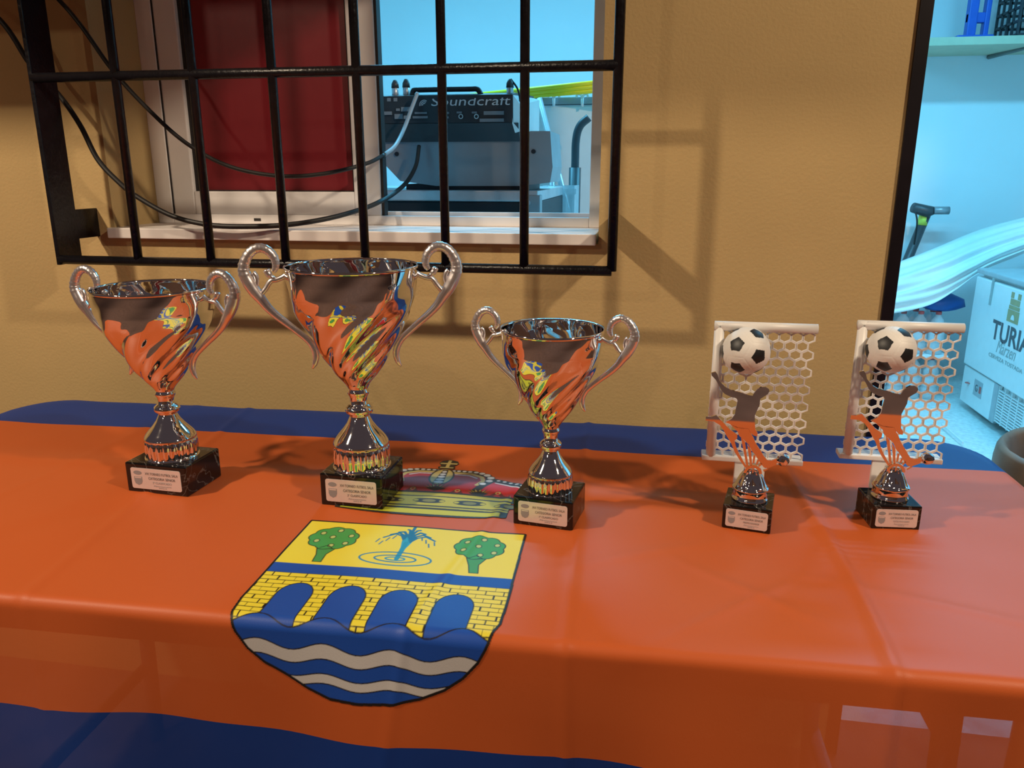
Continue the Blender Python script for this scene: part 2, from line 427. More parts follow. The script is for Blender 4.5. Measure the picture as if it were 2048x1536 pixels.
# cables that hang behind the grille and run in through the window
def cable(name, label, pts, r, material, parts=()):
    o = MB().tube(spline(pts, 10), r, 10).build(name, material, smooth=True)
    return tag(o, label, 'cable')
c1 = [at(-80, -170, 1.44), at(118, 0, 1.44), at(225, 140, 1.45), at(300, 222, 1.46), at(375, 288, 1.48), at(460, 333, 1.50), at(560, 352, 1.52), at(650, 347, 1.55), at(730, 328, 1.60), at(768, 310, 1.645)]
cable('audio_cable', 'thin black cable sagging across the red window panel', c1, .0042, M['rubber'])
c1b = [at(768, 310, 1.645), at(790, 292, 1.77), at(808, 258, 1.86), at(822, 220, 1.90), at(835, 186, 1.925)]
cable('audio_cable', 'black cable end with painted room light rising over the back of the mixing desk', c1b, .0046, M['rubber_lit'])  # same black cable carried on, its lit look put into the colour
c2 = [at(-120, -60, 1.43), at(0, 40, 1.43), at(60, 128, 1.44), at(118, 190, 1.452), at(160, 250, 1.452), at(195, 318, 1.452), at(235, 362, 1.452), at(275, 394, 1.455), at(345, 432, 1.458), at(420, 450, 1.46), at(500, 453, 1.465), at(580, 449, 1.48), at(660, 436, 1.52), at(730, 416, 1.59), at(768, 399, 1.64), at(793, 383, 1.75), at(815, 362, 1.84), at(832, 330, 1.91), at(838, 292, 1.945)]
cable('power_cable', 'black cable drooping in front of the marble sill to the mixing desk', c2, .0050, M['rubber'])

# ------------------------------------------------------------------ room seen through the window
def px_box(name_mb, x0, x1, ytop, ybot, Y0, Y1):
    a = at(x0, (ytop + ybot) / 2, Y0); b = at(x1, (ytop + ybot) / 2, Y0); t = at((x0 + x1) / 2, ytop, Y0); d = at((x0 + x1) / 2, ybot, Y0)
    return name_mb.bbox(a.x, b.x, Y0, Y1, d.z, t.z, .003)
# flight case rack that carries the desk
fc = thing('flight_case', 'black equipment flight case with aluminium rim below the mixing desk', 'case', (-0.6, 2.2, 0))
def sub(mbx, name, mt, parent, org, **kw):
    mbx.v = [v - Vector(org) for v in mbx.v]; return mbx.build(name, mt, parent, **kw)
org = (-0.6, 2.2, 0)
sub(MB().bbox(-.95, -.268, 1.94, 2.50, 0.02, 1.126, .004), 'case_body', M['case_black'], fc, org)
sub(MB().bbox(-.95, -.268, 1.932, 2.50, 1.126, 1.152, .003), 'rim', M['alu'], fc, org)
sub(MB().bbox(-.31, -.262, 1.928, 1.97, 1.072, 1.142, .003), 'corner_plate', M['steel_grey'], fc, org)
for z in (1.09, 1.124):
    sub(MB().tube([(-.291, 1.930, z), (-.291, 1.924, z)], .006, 12), 'rivet', M['alu'], fc, org)
# mixing desk
mx = thing('mixing_desk', 'dark audio mixing desk seen from its connector side inside the window', 'mixer', (-0.6, 2.1, 1.152))
org = (-0.6, 2.1, 1.152)
XL, XR = -.93, -.333
def xprofile(poly, x0, x1):
    n = len(poly); v = [(x0, *p) for p in poly] + [(x1, *p) for p in poly]
    f = [tuple(range(n))[::-1], tuple(range(n, 2 * n))] + [(i, (i + 1) % n, (i + 1) % n + n, i + n) for i in range(n)]
    return MB().add(v, f)
sub(xprofile([(1.950, 1.375), (1.956, 1.312), (2.30, 1.30), (2.30, 1.40), (1.99, 1.382)], XL, XR), 'rear_panel', M['mixer_dark'], mx, org)
sub(xprofile([(1.957, 1.311), (1.985, 1.269), (2.28, 1.27), (2.30, 1.305)], XL, XR + .012), 'underside', M['mixer_mid'], mx, org)
sub(MB().add([(XR, 1.955, 1.374), (XR + .016, 1.97, 1.352), (XR + .016, 1.97, 1.292), (XR + .004, 1.96, 1.288), (XR - .002, 1.955, 1.309), (XR, 2.3, 1.395), (XR + .016, 2.3, 1.39), (XR + .016, 2.3, 1.29), (XR + .004, 2.3, 1.288), (XR - .002, 2.3, 1.305)],
    [(0, 1, 2, 3, 4), (5, 9, 8, 7, 6), (0, 5, 6, 1), (1, 6, 7, 2), (2, 7, 8, 3), (3, 8, 9, 4), (4, 9, 5, 0)]), 'end_cheek', M['fridge'], mx, org)
sub(MB().tube(spline([(-.59, 1.975, 1.377), (-.585, 1.975, 1.389), (-.57, 1.975, 1.391), (-.45, 1.975, 1.391), (-.425, 1.975, 1.390), (-.415, 1.975, 1.377)], 6), .0065, 8), 'carry_bar', M['dark_plastic'], mx, org, smooth=True)
# cradle below the desk
cr = [(at(1100, 262, 1.99)), (at(1105, 334, 1.99)), (at(1100, 365, 1.99)), (at(1040, 372, 1.99)), (at(872, 372, 1.99)), (at(800, 362, 1.99)), (at(768, 328, 1.99)), (at(766, 282, 1.99)), (at(1040, 282, 1.99)), (at(1060, 262, 1.99))]
sub(MB().prism([(p.x, p.z) for p in cr], 1.992, 2.20), 'cradle_plate', M['steel_grey'], mx, org)
sub(MB().box(-.62, -.30, 2.0, 2.2, 1.1521, 1.166), 'cradle_foot', M['case_black'], mx, org)
for p in ((794, 308), (1067, 303)):
    q = at(*p, 1.992); sub(MB().tube([(q.x, 1.993, q.z), (q.x, 1.988, q.z)], .0055, 12), 'screw_hole', M['case_black'], mx, org)
# lettering on the desk
pc = at(940, 206, 1.951)
o = place_text('brand_lettering', 'Soundcraft', .030, (0, 0, 0), (1, 0, 0), (0, 0, 1), M['print_white'], mx, width=.195, align='LEFT', shear=0.12, lift=0)
pl = at(861, 212, 1.9505); o.location = Vector((pl.x, 1.9492, pl.z)) - Vector(org)
o.rotation_euler = (-.09, 0, 0)
lg = MB()
lc = at(845, 207, 1.949)
for k, (r0, r1) in enumerate(((.0030, .0052), (.0068, .0090), (.0106, .0125))):
    V = []; 
    for i in range(13):
        a = PI * (0.30 + 0.75 * i / 12)
        V += [(lc.x + .004 + r0 * math.cos(a), 1.9492, lc.z - .004 + r0 * math.sin(a)), (lc.x + .004 + r1 * math.cos(a), 1.9492, lc.z - .004 + r1 * math.sin(a))]
    lg.add(V, [(2 * i, 2 * i + 2, 2 * i + 3, 2 * i + 1) for i in range(12)])
sub(lg, 'wave_emblem', M['print_white'], mx, org)
pr = MB()
rnd = random.Random(3)
for (x0, y0, x1, y1) in ((968, 222, 1008, 230), (960, 237, 1008, 244), (775, 196, 782, 203), (788, 196, 795, 203), (793, 217, 800, 222), (803, 214, 820, 223), (790, 228, 806, 238), (808, 231, 822, 238), (768, 223, 784, 230), (830, 224, 854, 228), (826, 232, 856, 237), (914, 223, 924, 227), (944, 223, 954, 227), (885, 224, 898, 228), (886, 233, 898, 237)):
    a = at(x0, y1, 1.953); b = at(x1, y0, 1.953); sub(MB().box(a.x, b.x, 1.9497, 1.953, a.z, b.z), 'panel_print', M['print_grey'], mx, org)
for p in ((922, 233), (953, 233)):
    q = at(*p, 1.952); n = 20
    sub(MB().tube([(q.x + .0048 * math.cos(2 * PI * i / n), 1.950, q.z + .0048 * math.sin(2 * PI * i / n)) for i in range(n + 1)], .0011, 6), 'jack_ring', M['print_white'], mx, org)
# plugs standing in the desk
for p, lab in (((791, 160), 'silver plug with black tip nearest the window stile on the desk'), ((813, 158), 'silver plug with black tip beside the first plug on the desk'), ((1020, 158), 'silver plug with a black lead at the end of the desk')):
    q = at(p[0], 192, 1.985); t = at(p[0] + 2, p[1], 1.985)
    k = thing('audio_plug', lab, 'plug', (q.x, q.y, q.z), 0, 'plugs on the mixing desk')
    hh = t.z - q.z
    MB().lathe([(.0085, -.01), (.0085, hh * .5), (.0075, hh * .52)], 16, close=True).build('plug_sleeve', M['alu'], k, True)
    MB().lathe([(.0095, hh * .50), (.0088, hh * .75), (.004, hh), (.001, hh * 1.01)], 16, close=True).build('plug_grip', M['scooter'], k, True)
    if p[0] > 900:
        e0 = at(1024, 158, 1.985) - q; e1 = at(1036, 180, 1.985) - q; e2 = at(1042, 215, 1.99) - q
        MB().tube(spline([e0 - Vector((.003, 0, 0)), e1, e2], 8), .0024, 6).build('lead', M['rubber'], k, True)

# things further back in the room
yb = thing('yellow_tube_bundle', 'three bright yellow plastic tubes lying on the rail', 'tubes', at(1100, 190, 3.0))
bo = Vector(yb.location)
for i, (ya, yb_) in enumerate(((190, 168), (196, 177), (201, 186))):
    a = at(930, ya + 2, 3.1 + .02 * i); b = at(1260, yb_ - 10, 2.9)
    MB().tube([a - bo, b - bo], .0080, 12).build('tube', M['yellow'], yb, True)
rl = thing('coat_rail', 'grey wall rail with white double hooks below yellow tubes', 'rail', at(1100, 198, 3.05))
ro = Vector(rl.location)
a = at(1030, 203, 3.05); b = at(1300, 197, 3.05)
MB().box(a.x - ro.x, b.x - ro.x, 0, .03, a.z - .012 - ro.z, a.z + .012 - ro.z).build('rail_bar', M['steel_grey'], rl)
for hx in (1108, 1165):
    q = at(hx, 196, 3.03) - ro
    hk = MB()
    hk.tube(spline([q + Vector((-.022, -.01, .002)), q + Vector((-.018, -.012, .014)), q + Vector((-.004, -.008, .010)), q + Vector((0, -.004, 0)), q + Vector((.004, -.008, .010)), q + Vector((.018, -.012, .014)), q + Vector((.022, -.01, .002))], 5), .0055, 8)
    hk.tube([q + Vector((0, -.004, .004)), q + Vector((0, -.004, -.03))], .005, 8)
    hk.build('double_hook', M['fridge'], rl, True)
bx = MB().bbox(a.x + .06, b.x, 3.06, 3.55, 0, a.z - .012, .01)
tag(bx.build('white_cabinet', M['fridge']), 'tall white cabinet carrying the hook rail', 'cabinet')
sd = thing('stand_struts', 'pale folding stand with slanted struts beside the mixing desk', 'stand', (at(1110, 400, 2.74).x, 2.74, 0))
so = Vector(sd.location)
for (p0, p1, y0, y1) in (((1078, 196), (1128, 390), 2.74, 2.74), ((1106, 290), (1104, 390), 2.74, 2.74)):
    a = at(*p0, y0); b = at(*p1, y1); d = (b - a); b2 = a + d * (a.z / max(1e-3, (a.z - b.z)))
    MB().tube([a - so, b2 - so], .010, 8).build('strut', M['alu'], sd, True)
cp = thing('plastic_crate', 'frosted clear plastic crate beside the flight case corner', 'crate', (at(1116, 430, 2.53).x, 2.63, 0))
co = Vector(cp.location)
a = at(1083, 372, 2.53); b = at(1148, 430, 2.53)
x0, x1, z1 = a.x - co.x, b.x - co.x, a.z
cw = MB()
cw.box(x0, x1, -.10, -.094, .62, z1).box(x0, x1, .054, .06, .62, z1).box(x0, x0 + .006, -.1, .06, .62, z1).box(x1 - .006, x1, -.1, .06, .62, z1).box(x0, x1, -.1, .06, .62, .63)
cw.build('crate_wall', M['clear'], cp)
for i in range(5):
    xx = x0 + (x1 - x0) * (i + .5) / 5
    MB().box(xx - .004, xx + .004, -.106, -.1, .64, z1 - .03).build('rib', M['clear'], cp)
MB().box(x0 - .006, x1 + .006, -.108, -.094, z1 - .025, z1 - .008).build('rim', M['clear'], cp)
MB().box(x0, x1, -.1, .06, 0, .62).build('stand_box', M['fridge_lip'], cp)
po = thing('bent_pole', 'dark bent metal pole standing by the window jamb', 'pole', (at(1150, 430, 2.85).x, 2.85, 0))
pp = Vector(po.location)
pts = [at(1178, 235, 2.85), at(1160, 252, 2.85), at(1152, 280, 2.85), at(1150, 335, 2.85), at(1146, 430, 2.85)]
low = pts[-1].copy(); low.z = 0.0
MB().tube([p - pp for p in spline(pts, 6)] + [low - pp], .014, 10).build('pole', M['mixer_mid'], po, True)
MB().tube([pts[3] - pp, low - pp], .021, 10).build('sleeve', M['scooter'], po, True)
MB().lathe([(.0, .0), (.11, .0), (.11, .02), (.03, .03)], 24).build('foot', M['scooter'], po, True)

# ------------------------------------------------------------------ room seen through the doorway
# wall shelf
YB = 5.0
sh = thing('wall_shelf', 'cream shelf board high on the pale blue wall', 'shelf', (1.9, YB, 1.83))
MB().bbox(-.6, .75, -.42, 0.0, -.02, .02, .003).build('board', M['shelf'], sh)
MB().tube([(-.02, -.36, -.02), (-.10, -.01, -.02 - .01)], .012, 6).build('bracket', M['bracket'], sh)
def lattice_crate(x0, x1, y0, y1, z0, z1, nx, nz, parent, mt, o=(0, 0, 0)):
    for (ya) in (y0, y1):
        m = MB()
        for i in range(nx + 1):
            xx = x0 + (x1 - x0) * i / nx; m.box(xx - .006, xx + .006, ya - .005, ya + .005, z0, z1)
        for j in range(nz + 1):
            zz = z0 + (z1 - z0) * j / nz; m.box(x0, x1, ya - .005, ya + .005, zz - .006, zz + .006)
        m.build('lattice_side', mt, parent)
    for xa in (x0, x1):
        m = MB()
        for i in range(nx // 2 + 2):
            yy = y0 + (y1 - y0) * i / (nx // 2 + 1); m.box(xa - .005, xa + .005, yy - .006, yy + .006, z0, z1)
        for j in range(nz + 1):
            zz = z0 + (z1 - z0) * j / nz; m.box(xa - .005, xa + .005, y0, y1, zz - .006, zz + .006)
        m.build('lattice_side', mt, parent)
    MB().box(x0, x1, y0, y1, z0 - .004, z0 + .004).build('crate_floor', mt, parent)
zsh = 1.85
lc_ = thing('lattice_crate', 'black plastic lattice crate on the wall shelf', 'crate', (1.90, 4.75, zsh + .004))
lattice_crate(-.12, .28, -.14, .14, .004, .26, 7, 4, lc_, M['dark_plastic'])
gp = MB().lathe([(.03, 0), (.05, .10), (.045, .16), (.02, .20)], 16, close=True).build('green_bottle', M['green_plastic'], None, True, loc=(1.93, 4.75, zsh + .012))
tag(gp, 'green plastic bottle inside the black lattice crate', 'bottle')
bs = thing('blue_stand', 'bright blue plastic stand on the shelf beside the lattice crate', 'stand', (1.62, 4.8, zsh))
MB().bbox(-.08, .10, -.07, .07, 0, .03, .008).build('foot', M['blue_plastic'], bs)
MB().bbox(-.03, .015, -.05, .0, .02, .40, .006).build('upright', M['blue_plastic'], bs)
MB().bbox(.05, .075, -.05, .0, .02, .40, .006).build('upright', M['blue_plastic'], bs)
MB().bbox(-.03, .075, -.045, -.01, .09, .14, .006).build('cross_piece', M['blue_plastic'], bs)

# push scooter leaning by the wall
sx = thing('electric_scooter', 'dark electric scooter with grey handlebar grip behind the doorway edge', 'scooter', (1.42, 4.88, 0))
s0 = Vector(sx.location)
H = at(1852, 430, 4.88)
stem_low = at(1815, 520, 4.88)
d = (stem_low - H); base = H + d * ((H.z - .10) / (H.z - stem_low.z))
MB().tube([H - s0, base - s0], .026, 14).build('stem', M['scooter'], sx, True)
a = at(1849, 428, 4.88); b = at(1845, 445, 4.88)
MB().tube([a - s0 + (a - b) * .1, b - s0 + (b - a) * .3], .0275, 14).build('reflector_band', M['reflector'], sx, True)
hb0 = at(1826, 415, 4.84); hb1 = at(1868, 421, 4.84); hb2 = at(1898, 421, 4.84)
MB().tube([hb0 - s0, H - s0 + Vector((0, -.02, .02)), hb1 - s0], [.028, .034, .022], 12).build('handlebar', M['scooter'], sx, True)
MB().tube([hb1 - s0, hb2 - s0], .022, 12).build('grip', M['steel_grey'], sx, True)
MB().tube([p - s0 for p in spline([at(1828, 412, 4.84), at(1834, 440, 4.82), at(1832, 465, 4.84), at(1828, 490, 4.86)], 6)], .005, 6).build('brake_cable', M['rubber'], sx, True)
bl = base - s0
MB().bbox(bl.x - .75, bl.x - .05, bl.y - .06, bl.y + .06, .06, .11, .02).build('deck', M['scooter'], sx)
for xx in (bl.x, bl.x - .8):
    n = 24
    MB().tube([(xx + .075 * math.cos(2 * PI * i / n), bl.y, .10 + .075 * math.sin(2 * PI * i / n)) for i in range(n + 1)], .024, 8).build('wheel', M['rubber'], sx, True)

# chest fridge with printed door
XF = 1.65
fg = thing('chest_fridge', 'white branded drinks fridge with vent grille and printed front', 'fridge', (XF, 3.7, 0))
fo = Vector(fg.location)
YFa, YFb = 2.75, 4.30
MB().bbox(.03, .62, YFa - 3.7, YFb - 3.7, .055, .70, .01).build('cabinet_body', M['fridge'], fg)
MB().bbox(.0, .04, YFa - 3.7, YFb - 3.7, .232, .685, .008).build('front_panel', M['fridge'], fg)
MB().bbox(.0, .64, YFa - 3.7 - .01, YFb - 3.7 + .01, .70, .725, .006).build('lid', M['fridge_lip'], fg)
MB().bbox(.008, .04, 3.93 - 3.7, YFb - 3.7, .035, .222, .006).build('lower_panel', M['fridge'], fg)
MB().bbox(.008, .04, YFa - 3.7, 3.60 - 3.7, .035, .222, .006).build('lower_panel', M['fridge'], fg)
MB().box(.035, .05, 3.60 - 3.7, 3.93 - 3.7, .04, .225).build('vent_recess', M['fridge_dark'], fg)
for i in range(13):
    zz = .052 + i * .0135
    MB().box(.014, .024, 3.61 - 3.7, 3.88 - 3.7, zz - .003, zz + .003).build('vent_slat', M['fridge'], fg)
for i in range(5):
    yy = 3.61 + i * .0675 - 3.7
    MB().box(.012, .026, yy - .003, yy + .003, .046, .222).build('vent_bar', M['fridge'], fg)
MB().bbox(.008, .03, 3.88 - 3.7, 3.93 - 3.7, .035, .225, .004).build('vent_frame', M['fridge_lip'], fg)
for yy in (YFa + .1, YFb - .1):
    for xx in (.1, .55):
        MB().lathe([(.02, 0), (.02, .06)], 12, close=True).build('foot', M['fridge_dark'], fg, loc=(xx, yy - 3.7, 0))
def ftext(nm, body, px, py, width, size, mt, **kw):
    q = at_x(px, py, XF) - fo
    return place_text(nm, body, size, (-.0005, q.y, q.z), (0, -1, 0), (0, 0, 1), mt, fg, width=width, align='LEFT', **kw)
ftext('brand_lettering', 'TURIA', 1982, 674, .40, .125, M['logo_dark'], bold=.003)
ftext('script_lettering', 'M\u00e4rzen', 1991, 703, .20, .085, M['logo_grey'], shear=.3)
ftext('small_lettering', 'CERVEZA TOSTADA', 1977, 711, .36, .026, M['logo_grey'], bold=.0006)
q = at_x(2013, 641, XF) - fo
tw = MB()
def tq(u0, u1, v0, v1): tw.box(-.0012, .0, q.y - u1, q.y - u0, q.z + v0, q.z + v1)
tq(0, .115, 0, .055); tq(.004, .111, .058, .075); tq(.010, .105, .078, .105); tq(.008, .038, .108, .135); tq(.077, .107, .108, .135)
sub(tw, 'tower_emblem', M['logo_gold'], fg, (0, 0, 0))
sub(MB().add([(-.0016, q.y - .0575 + .018 * math.cos(PI * i / 10), q.z + .012 + .024 * math.sin(PI * i / 10)) for i in range(11)], [tuple(range(11))[::-1]]), 'tower_gate', M['fridge'], fg, (0, 0, 0))
q = at_x(1990, 552, XF) - fo; q2 = at_x(1981, 610, XF) - fo
MB().box(-.006, .0, q.y - .008, q.y + .008, q2.z, q.z - .01).build('handle_slot', M['logo_grey'], fg)
q = at_x(1934, 766, XF) - fo
MB().lathe([(.016, 0), (.016, .003)], 16, close=True).build('red_button', M['sticker_red'], fg).location = (.006, q.y, q.z)
fg.children[-1].rotation_euler = (0, -PI / 2, 0)
q = at_x(1953, 780, XF) - fo
sk = MB().box(.0065, .008, q.y - .045, q.y + .055, q.z - .035, q.z + .045); sub(sk, 'sticker', M['fridge_lip'], fg, (0, 0, 0))
sub(MB().box(.0055, .0066, q.y - .035, q.y - .012, q.z - .012, q.z + .022), 'sticker_mark', M['sticker_red'], fg, (0, 0, 0))
v_, f_ = text_mesh('G', .05)
mesh_obj('sticker_letter', [(.0052, q.y + .02 - p.x, q.z - .012 + p.y) for p in v_], f_, M['logo_dark'], fg)

# packs of water bottles and trays
def bottle_proto():
    b = thing('water_bottle', 'x', 'bottle', (0, 0, 0))
    prof = [(r_, z_ * .8) for r_, z_ in [(.0, .0), (.036, .0), (.042, .008), (.042, .07), (.039, .078), (.042, .086), (.042, .15), (.039, .158), (.042, .166), (.040, .195), (.028, .235), (.014, .255), (.013, .275)]]
    MB().lathe(prof, 20).build('bottle_body', M['bottle'], b, True)
    MB().lathe([(.0145, .212), (.0145, .228), (.0, .229)], 16).build('cap', M['bottle_cap'], b, True)
    MB().lathe([(.0425, .072), (.0425, .116)], 20).build('label_band', M['clear'], b, True)
    return b
bp0 = bottle_proto(); first = True
LAB = ['clear capped water bottle in the lower pack standing on the room floor', 'clear capped water bottle in the upper pack under the white sheet']
for layer in range(2):
    for j in range(3):
        for i in range(7):
            o = bp0 if first else copy_tree(bp0); first = False
            o.location = (1.02 + i * .0865, 4.42 + j * .0865, .004 + layer * .246)
            o.rotation_euler = (0, 0, rnd.random() * 6)
            tag(o, LAB[layer], 'bottle', ['bottles of the lower pack', 'bottles of the upper pack'][layer])
tag(MB().bbox(.97, 1.60, 4.37, 4.65, .2335, .2495, .003).build('cardboard_tray', M['tray']), 'white cardboard tray between the two packs of bottles', 'tray')
# folded blue bag and sheet
bg = MB().lathe([(.0, 0), (.08, .0), (.11, .02), (.10, .06), (.05, .085), (.0, .09)], 20, fn=lambda i, r, z, a: r * (1 + .12 * math.sin(3 * a + i))).build('blue_bag', M['bag'], None, True, loc=(1.565, 4.50, .480))
tag(bg, 'dark blue bag on the bottle packs under the sheet', 'bag')
# white sheet swag
top = [at(1690, 560, 4.62), at(1800, 522, 4.66), at(1880, 490, 4.68), at(1960, 458, 4.70), at(2060, 432, 4.72), at(2180, 410, 4.74)]
bot = [at(1690, 640, 4.34), at(1797, 626, 4.34), at(1860, 610, 4.34), at(1910, 580, 4.36), at(1960, 545, 4.36), at(2060, 500, 4.38)]
TS = spline(top, 14); BS = spline(bot, 14); nv = 36
V = []; F_ = []
for i, (a, b) in enumerate(zip(TS, BS)):
    for k in range(nv + 1):
        t = k / nv
        p = a.lerp(b, t)
        fold = .022 * math.sin(t * 17 + i * .035 + .8 * math.sin(i * .05)) * math.sin(PI * min(1, t * 1.1)) + .010 * math.sin(t * 41 - i * .06)
        V.append(p + Vector((0, -fold - .10 * math.sin(PI * t), fold * .5 + .03 * math.sin(PI * t))))
n = nv + 1
for i in range(len(TS) - 1):
    for k in range(nv): F_.append((i * n + k, i * n + k + 1, (i + 1) * n + k + 1, (i + 1) * n + k))
o = mesh_obj('white_sheet', V, F_, M['sheet'], None, True)
md = o.modifiers.new('thickness', 'SOLIDIFY'); md.thickness = .003
tag(o, 'white cloth sheet draped in folds over the stored goods', 'sheet')

# wooden chair beside the table end
ch = thing('wooden_chair', 'brown wooden chair with rounded back beside the table end', 'chair', (0.900, 1.53, 0))
sb = []
for k in range(13):
    a = PI * (0.62 + 0.76 * k / 12); sb.append((.22 * math.cos(a) , .20 * math.sin(a)))
bk = MB(); V = []; F_ = []
for k, (x, y) in enumerate(sb):
    for (rr, z) in ((1, .50), (1, .655), (.985, .680), (.95, .690), (.90, .680), (.88, .655), (.88, .50)):
        V.append((x * rr, y * rr, z))
nn = 7
for k in range(12):
    for j in range(nn): F_.append((k * nn + j, k * nn + (j + 1) % nn, (k + 1) * nn + (j + 1) % nn, (k + 1) * nn + j))
F_ += [tuple(range(nn)), tuple(12 * nn + j for j in range(nn))[::-1]]
bk.add(V, F_).build('backrest', M['wood'], ch, True)
MB().bbox(-.20, .20, -.20, .20, .42, .46, .015).build('seat', M['wood'], ch)
for (x, y) in ((-.17, -.16), (-.17, .16), (.17, -.16), (.17, .16)):
    MB().tube([(x * 1.1, y * 1.1, 0), (x, y, .43)], [.015, .02], 10).build('leg', M['wood'], ch, True)
for y in (-.12, .12):
    MB().tube([(-.17, y, .44), (-.185, y * .75, .55)], .013, 8).build('back_post', M['wood'], ch, True)

# ------------------------------------------------------------------ table
TYAW = math.radians(1.28)
P0 = Vector((-0.326, 1.049, 0))
EX = Vector((math.cos(TYAW), math.sin(TYAW), 0)); EY = Vector((-math.sin(TYAW), math.cos(TYAW), 0))
VF = -0.365                                  # front edge of the top in table coordinates
HA, HB, RC = 0.905, 0.3575, 0.10             # half length, half depth, corner radius
VC = VF + HB                                 # centre of the top in v
def rr_sd(u, v):
    """signed distance to the rounded outline of the top, with the nearest outline point"""
    qx, qy = abs(u) - (HA - RC), abs(v) - (HB - RC)
    sx_, sy_ = (1 if u >= 0 else -1), (1 if v >= 0 else -1)
    if qx > 0 and qy > 0:
        L = math.hypot(qx, qy); nx, ny = qx / L, qy / L
        dd = L - RC; return dd, (sx_ * (HA - RC + nx * RC), sy_ * (HB - RC + ny * RC)), (sx_ * nx, sy_ * ny)
    if qx - 0 > qy: return qx - RC, (sx_ * HA, v), (sx_, 0)
    return qy - RC, (u, sy_ * HB), (0, sy_)
def ridge(d, wd): return math.exp(-(d / wd) ** 2)
def crease_height(u, v):
    """u, v measured from the front edge; small folds of the flag"""
    h = 0.0
    h += .0034 * ridge(u - .568 - .006 * math.sin(v * 9), .0075) * (1 if v > -.3 else 0)
    h += .0024 * ridge(u - .252 + .05 * (v - .1) * .4, .0065)
    h += .0016 * ridge(u - .105 - .16 * (v - .1), .007) * (1 if v < .60 else .3)
    h += .0020 * ridge(u + .37 + .12 * (v - .15), .008)
    h += .0010 * ridge(u + .62 - .1 * v, .012)
    h += .0015 * ridge(v - .115 + .35 * (u - .70), .010) * ridge(u - .66, .12)
    h += .0022 * ridge((v - .13) + .8 * (u - .45), .012) * ridge(u - .45, .06)
    h += .0022 * ridge((v - .10) - .9 * (u - .44), .010) * ridge(u - .43, .07)
    h += .0016 * ridge((v - .20) - .5 * (u - .33), .014) * ridge(u - .33, .10)
    h += .0009 * math.sin(u * 13 + 1.3 * math.sin(v * 7)) * math.sin(v * 11 + u * 3 + .5)
    h += .0006 * math.sin(u * 31 + v * 17) * math.sin(v * 23 - u * 9)
    return h + .0012
RB = 0.012
def cloth(u, v, lift=0.0):
    """unrolled flag point (u along the table, v from the front edge back) -> world"""
    dsd, q, nrm = rr_sd(u, v - HB)
    hgt = crease_height(u, v)
    if dsd <= -RB * .57:
        return P0 + EX * u + EY * (v + VF) + Vector((0, 0, ZT + hgt + lift))
    s = dsd + RB * .57                        # arc length past the start of the bend
    n2 = EX * nrm[0] + EY * nrm[1]
    if dsd > 0: uo, vo = q[0], q[1] + VF + HB
    else: uo, vo = u - nrm[0] * dsd, v + VF - nrm[1] * dsd
    o = P0 + EX * uo + EY * vo - n2 * (RB * .57)
    ang = min(s / RB, PI / 2 * .97)
    outw = RB * math.sin(ang); down = RB * (1 - math.cos(ang))
    ex = s - RB * (PI / 2 * .97)
    nn_ = n2 * math.sin(ang) + Vector((0, 0, math.cos(ang)))
    if ex > 0: outw += ex * math.cos(ang); down += ex * math.sin(ang)
    wave = 0
    if ex > 0:
        along = u if abs(nrm[1]) > .7 else v
        wave = min(ex, .2) * .05 * math.sin(along * 15 + .7) + min(ex, .25) * .02 * math.sin(along * 37)
    return o + n2 * (outw + wave) + Vector((0, 0, ZT - down)) + nn_ * (hgt + lift)

# tabletop and legs
tb = thing('folding_table', 'folding table covered by the orange and blue flag', 'table', (P0.x, P0.y, 0), TYAW)
def rr_outline(a, b, r, n=10):
    out = []
    for (cx_, cy_, a0) in ((a - r, b - r, 0), (-a + r, b - r, PI / 2), (-a + r, -b + r, PI), (a - r, -b + r, 1.5 * PI)):
        for k in range(n + 1):
            t = a0 + PI / 2 * k / n; out.append((cx_ + r * math.cos(t), cy_ + r * math.sin(t)))
    return out
ol = rr_outline(HA - .004, HB - .004, RC)
nn = len(ol)
V = [(x, y + VC, ZT - .045) for x, y in ol] + [(x, y + VC, ZT - .010) for x, y in ol] + [(x * .994, (y * .988) + VC, ZT - .002) for x, y in ol]
F_ = [tuple(range(nn))[::-1], tuple(range(2 * nn, 3 * nn))]
for r_ in range(2):
    for i in range(nn): F_.append((r_ * nn + i, r_ * nn + (i + 1) % nn, (r_ + 1) * nn + (i + 1) % nn, (r_ + 1) * nn + i))
mesh_obj('tabletop', V, F_, M['table_plastic'], tb)
for s in (-1, 1):
    for yy in (-.27, .27):
        MB().tube([(s * .68, yy + VC, 0), (s * .66, yy + VC, ZT - .045)], .0145, 10).build('leg', M['table_leg'], tb, True)
    MB().tube([(s * .68, -.27 + VC, .18), (s * .68, .27 + VC, .18)], .0125, 10).build('leg_crossbar', M['table_leg'], tb, True)
    MB().tube([(s * .667, -.27 + VC, .60), (s * .667, .27 + VC, .60)], .0125, 10).build('leg_crossbar', M['table_leg'], tb, True)
    MB().tube([(s * .67, VC, .60), (s * .30, VC, ZT - .045)], .010, 8).build('brace', M['table_leg'], tb, True)
MB().box(-.7, .7, VC - .30, VC - .275, ZT - .075, ZT - .045).build('side_rail', M['table_leg'], tb)
MB().box(-.7, .7, VC + .275, VC + .30, ZT - .075, ZT - .045).build('side_rail', M['table_leg'], tb)

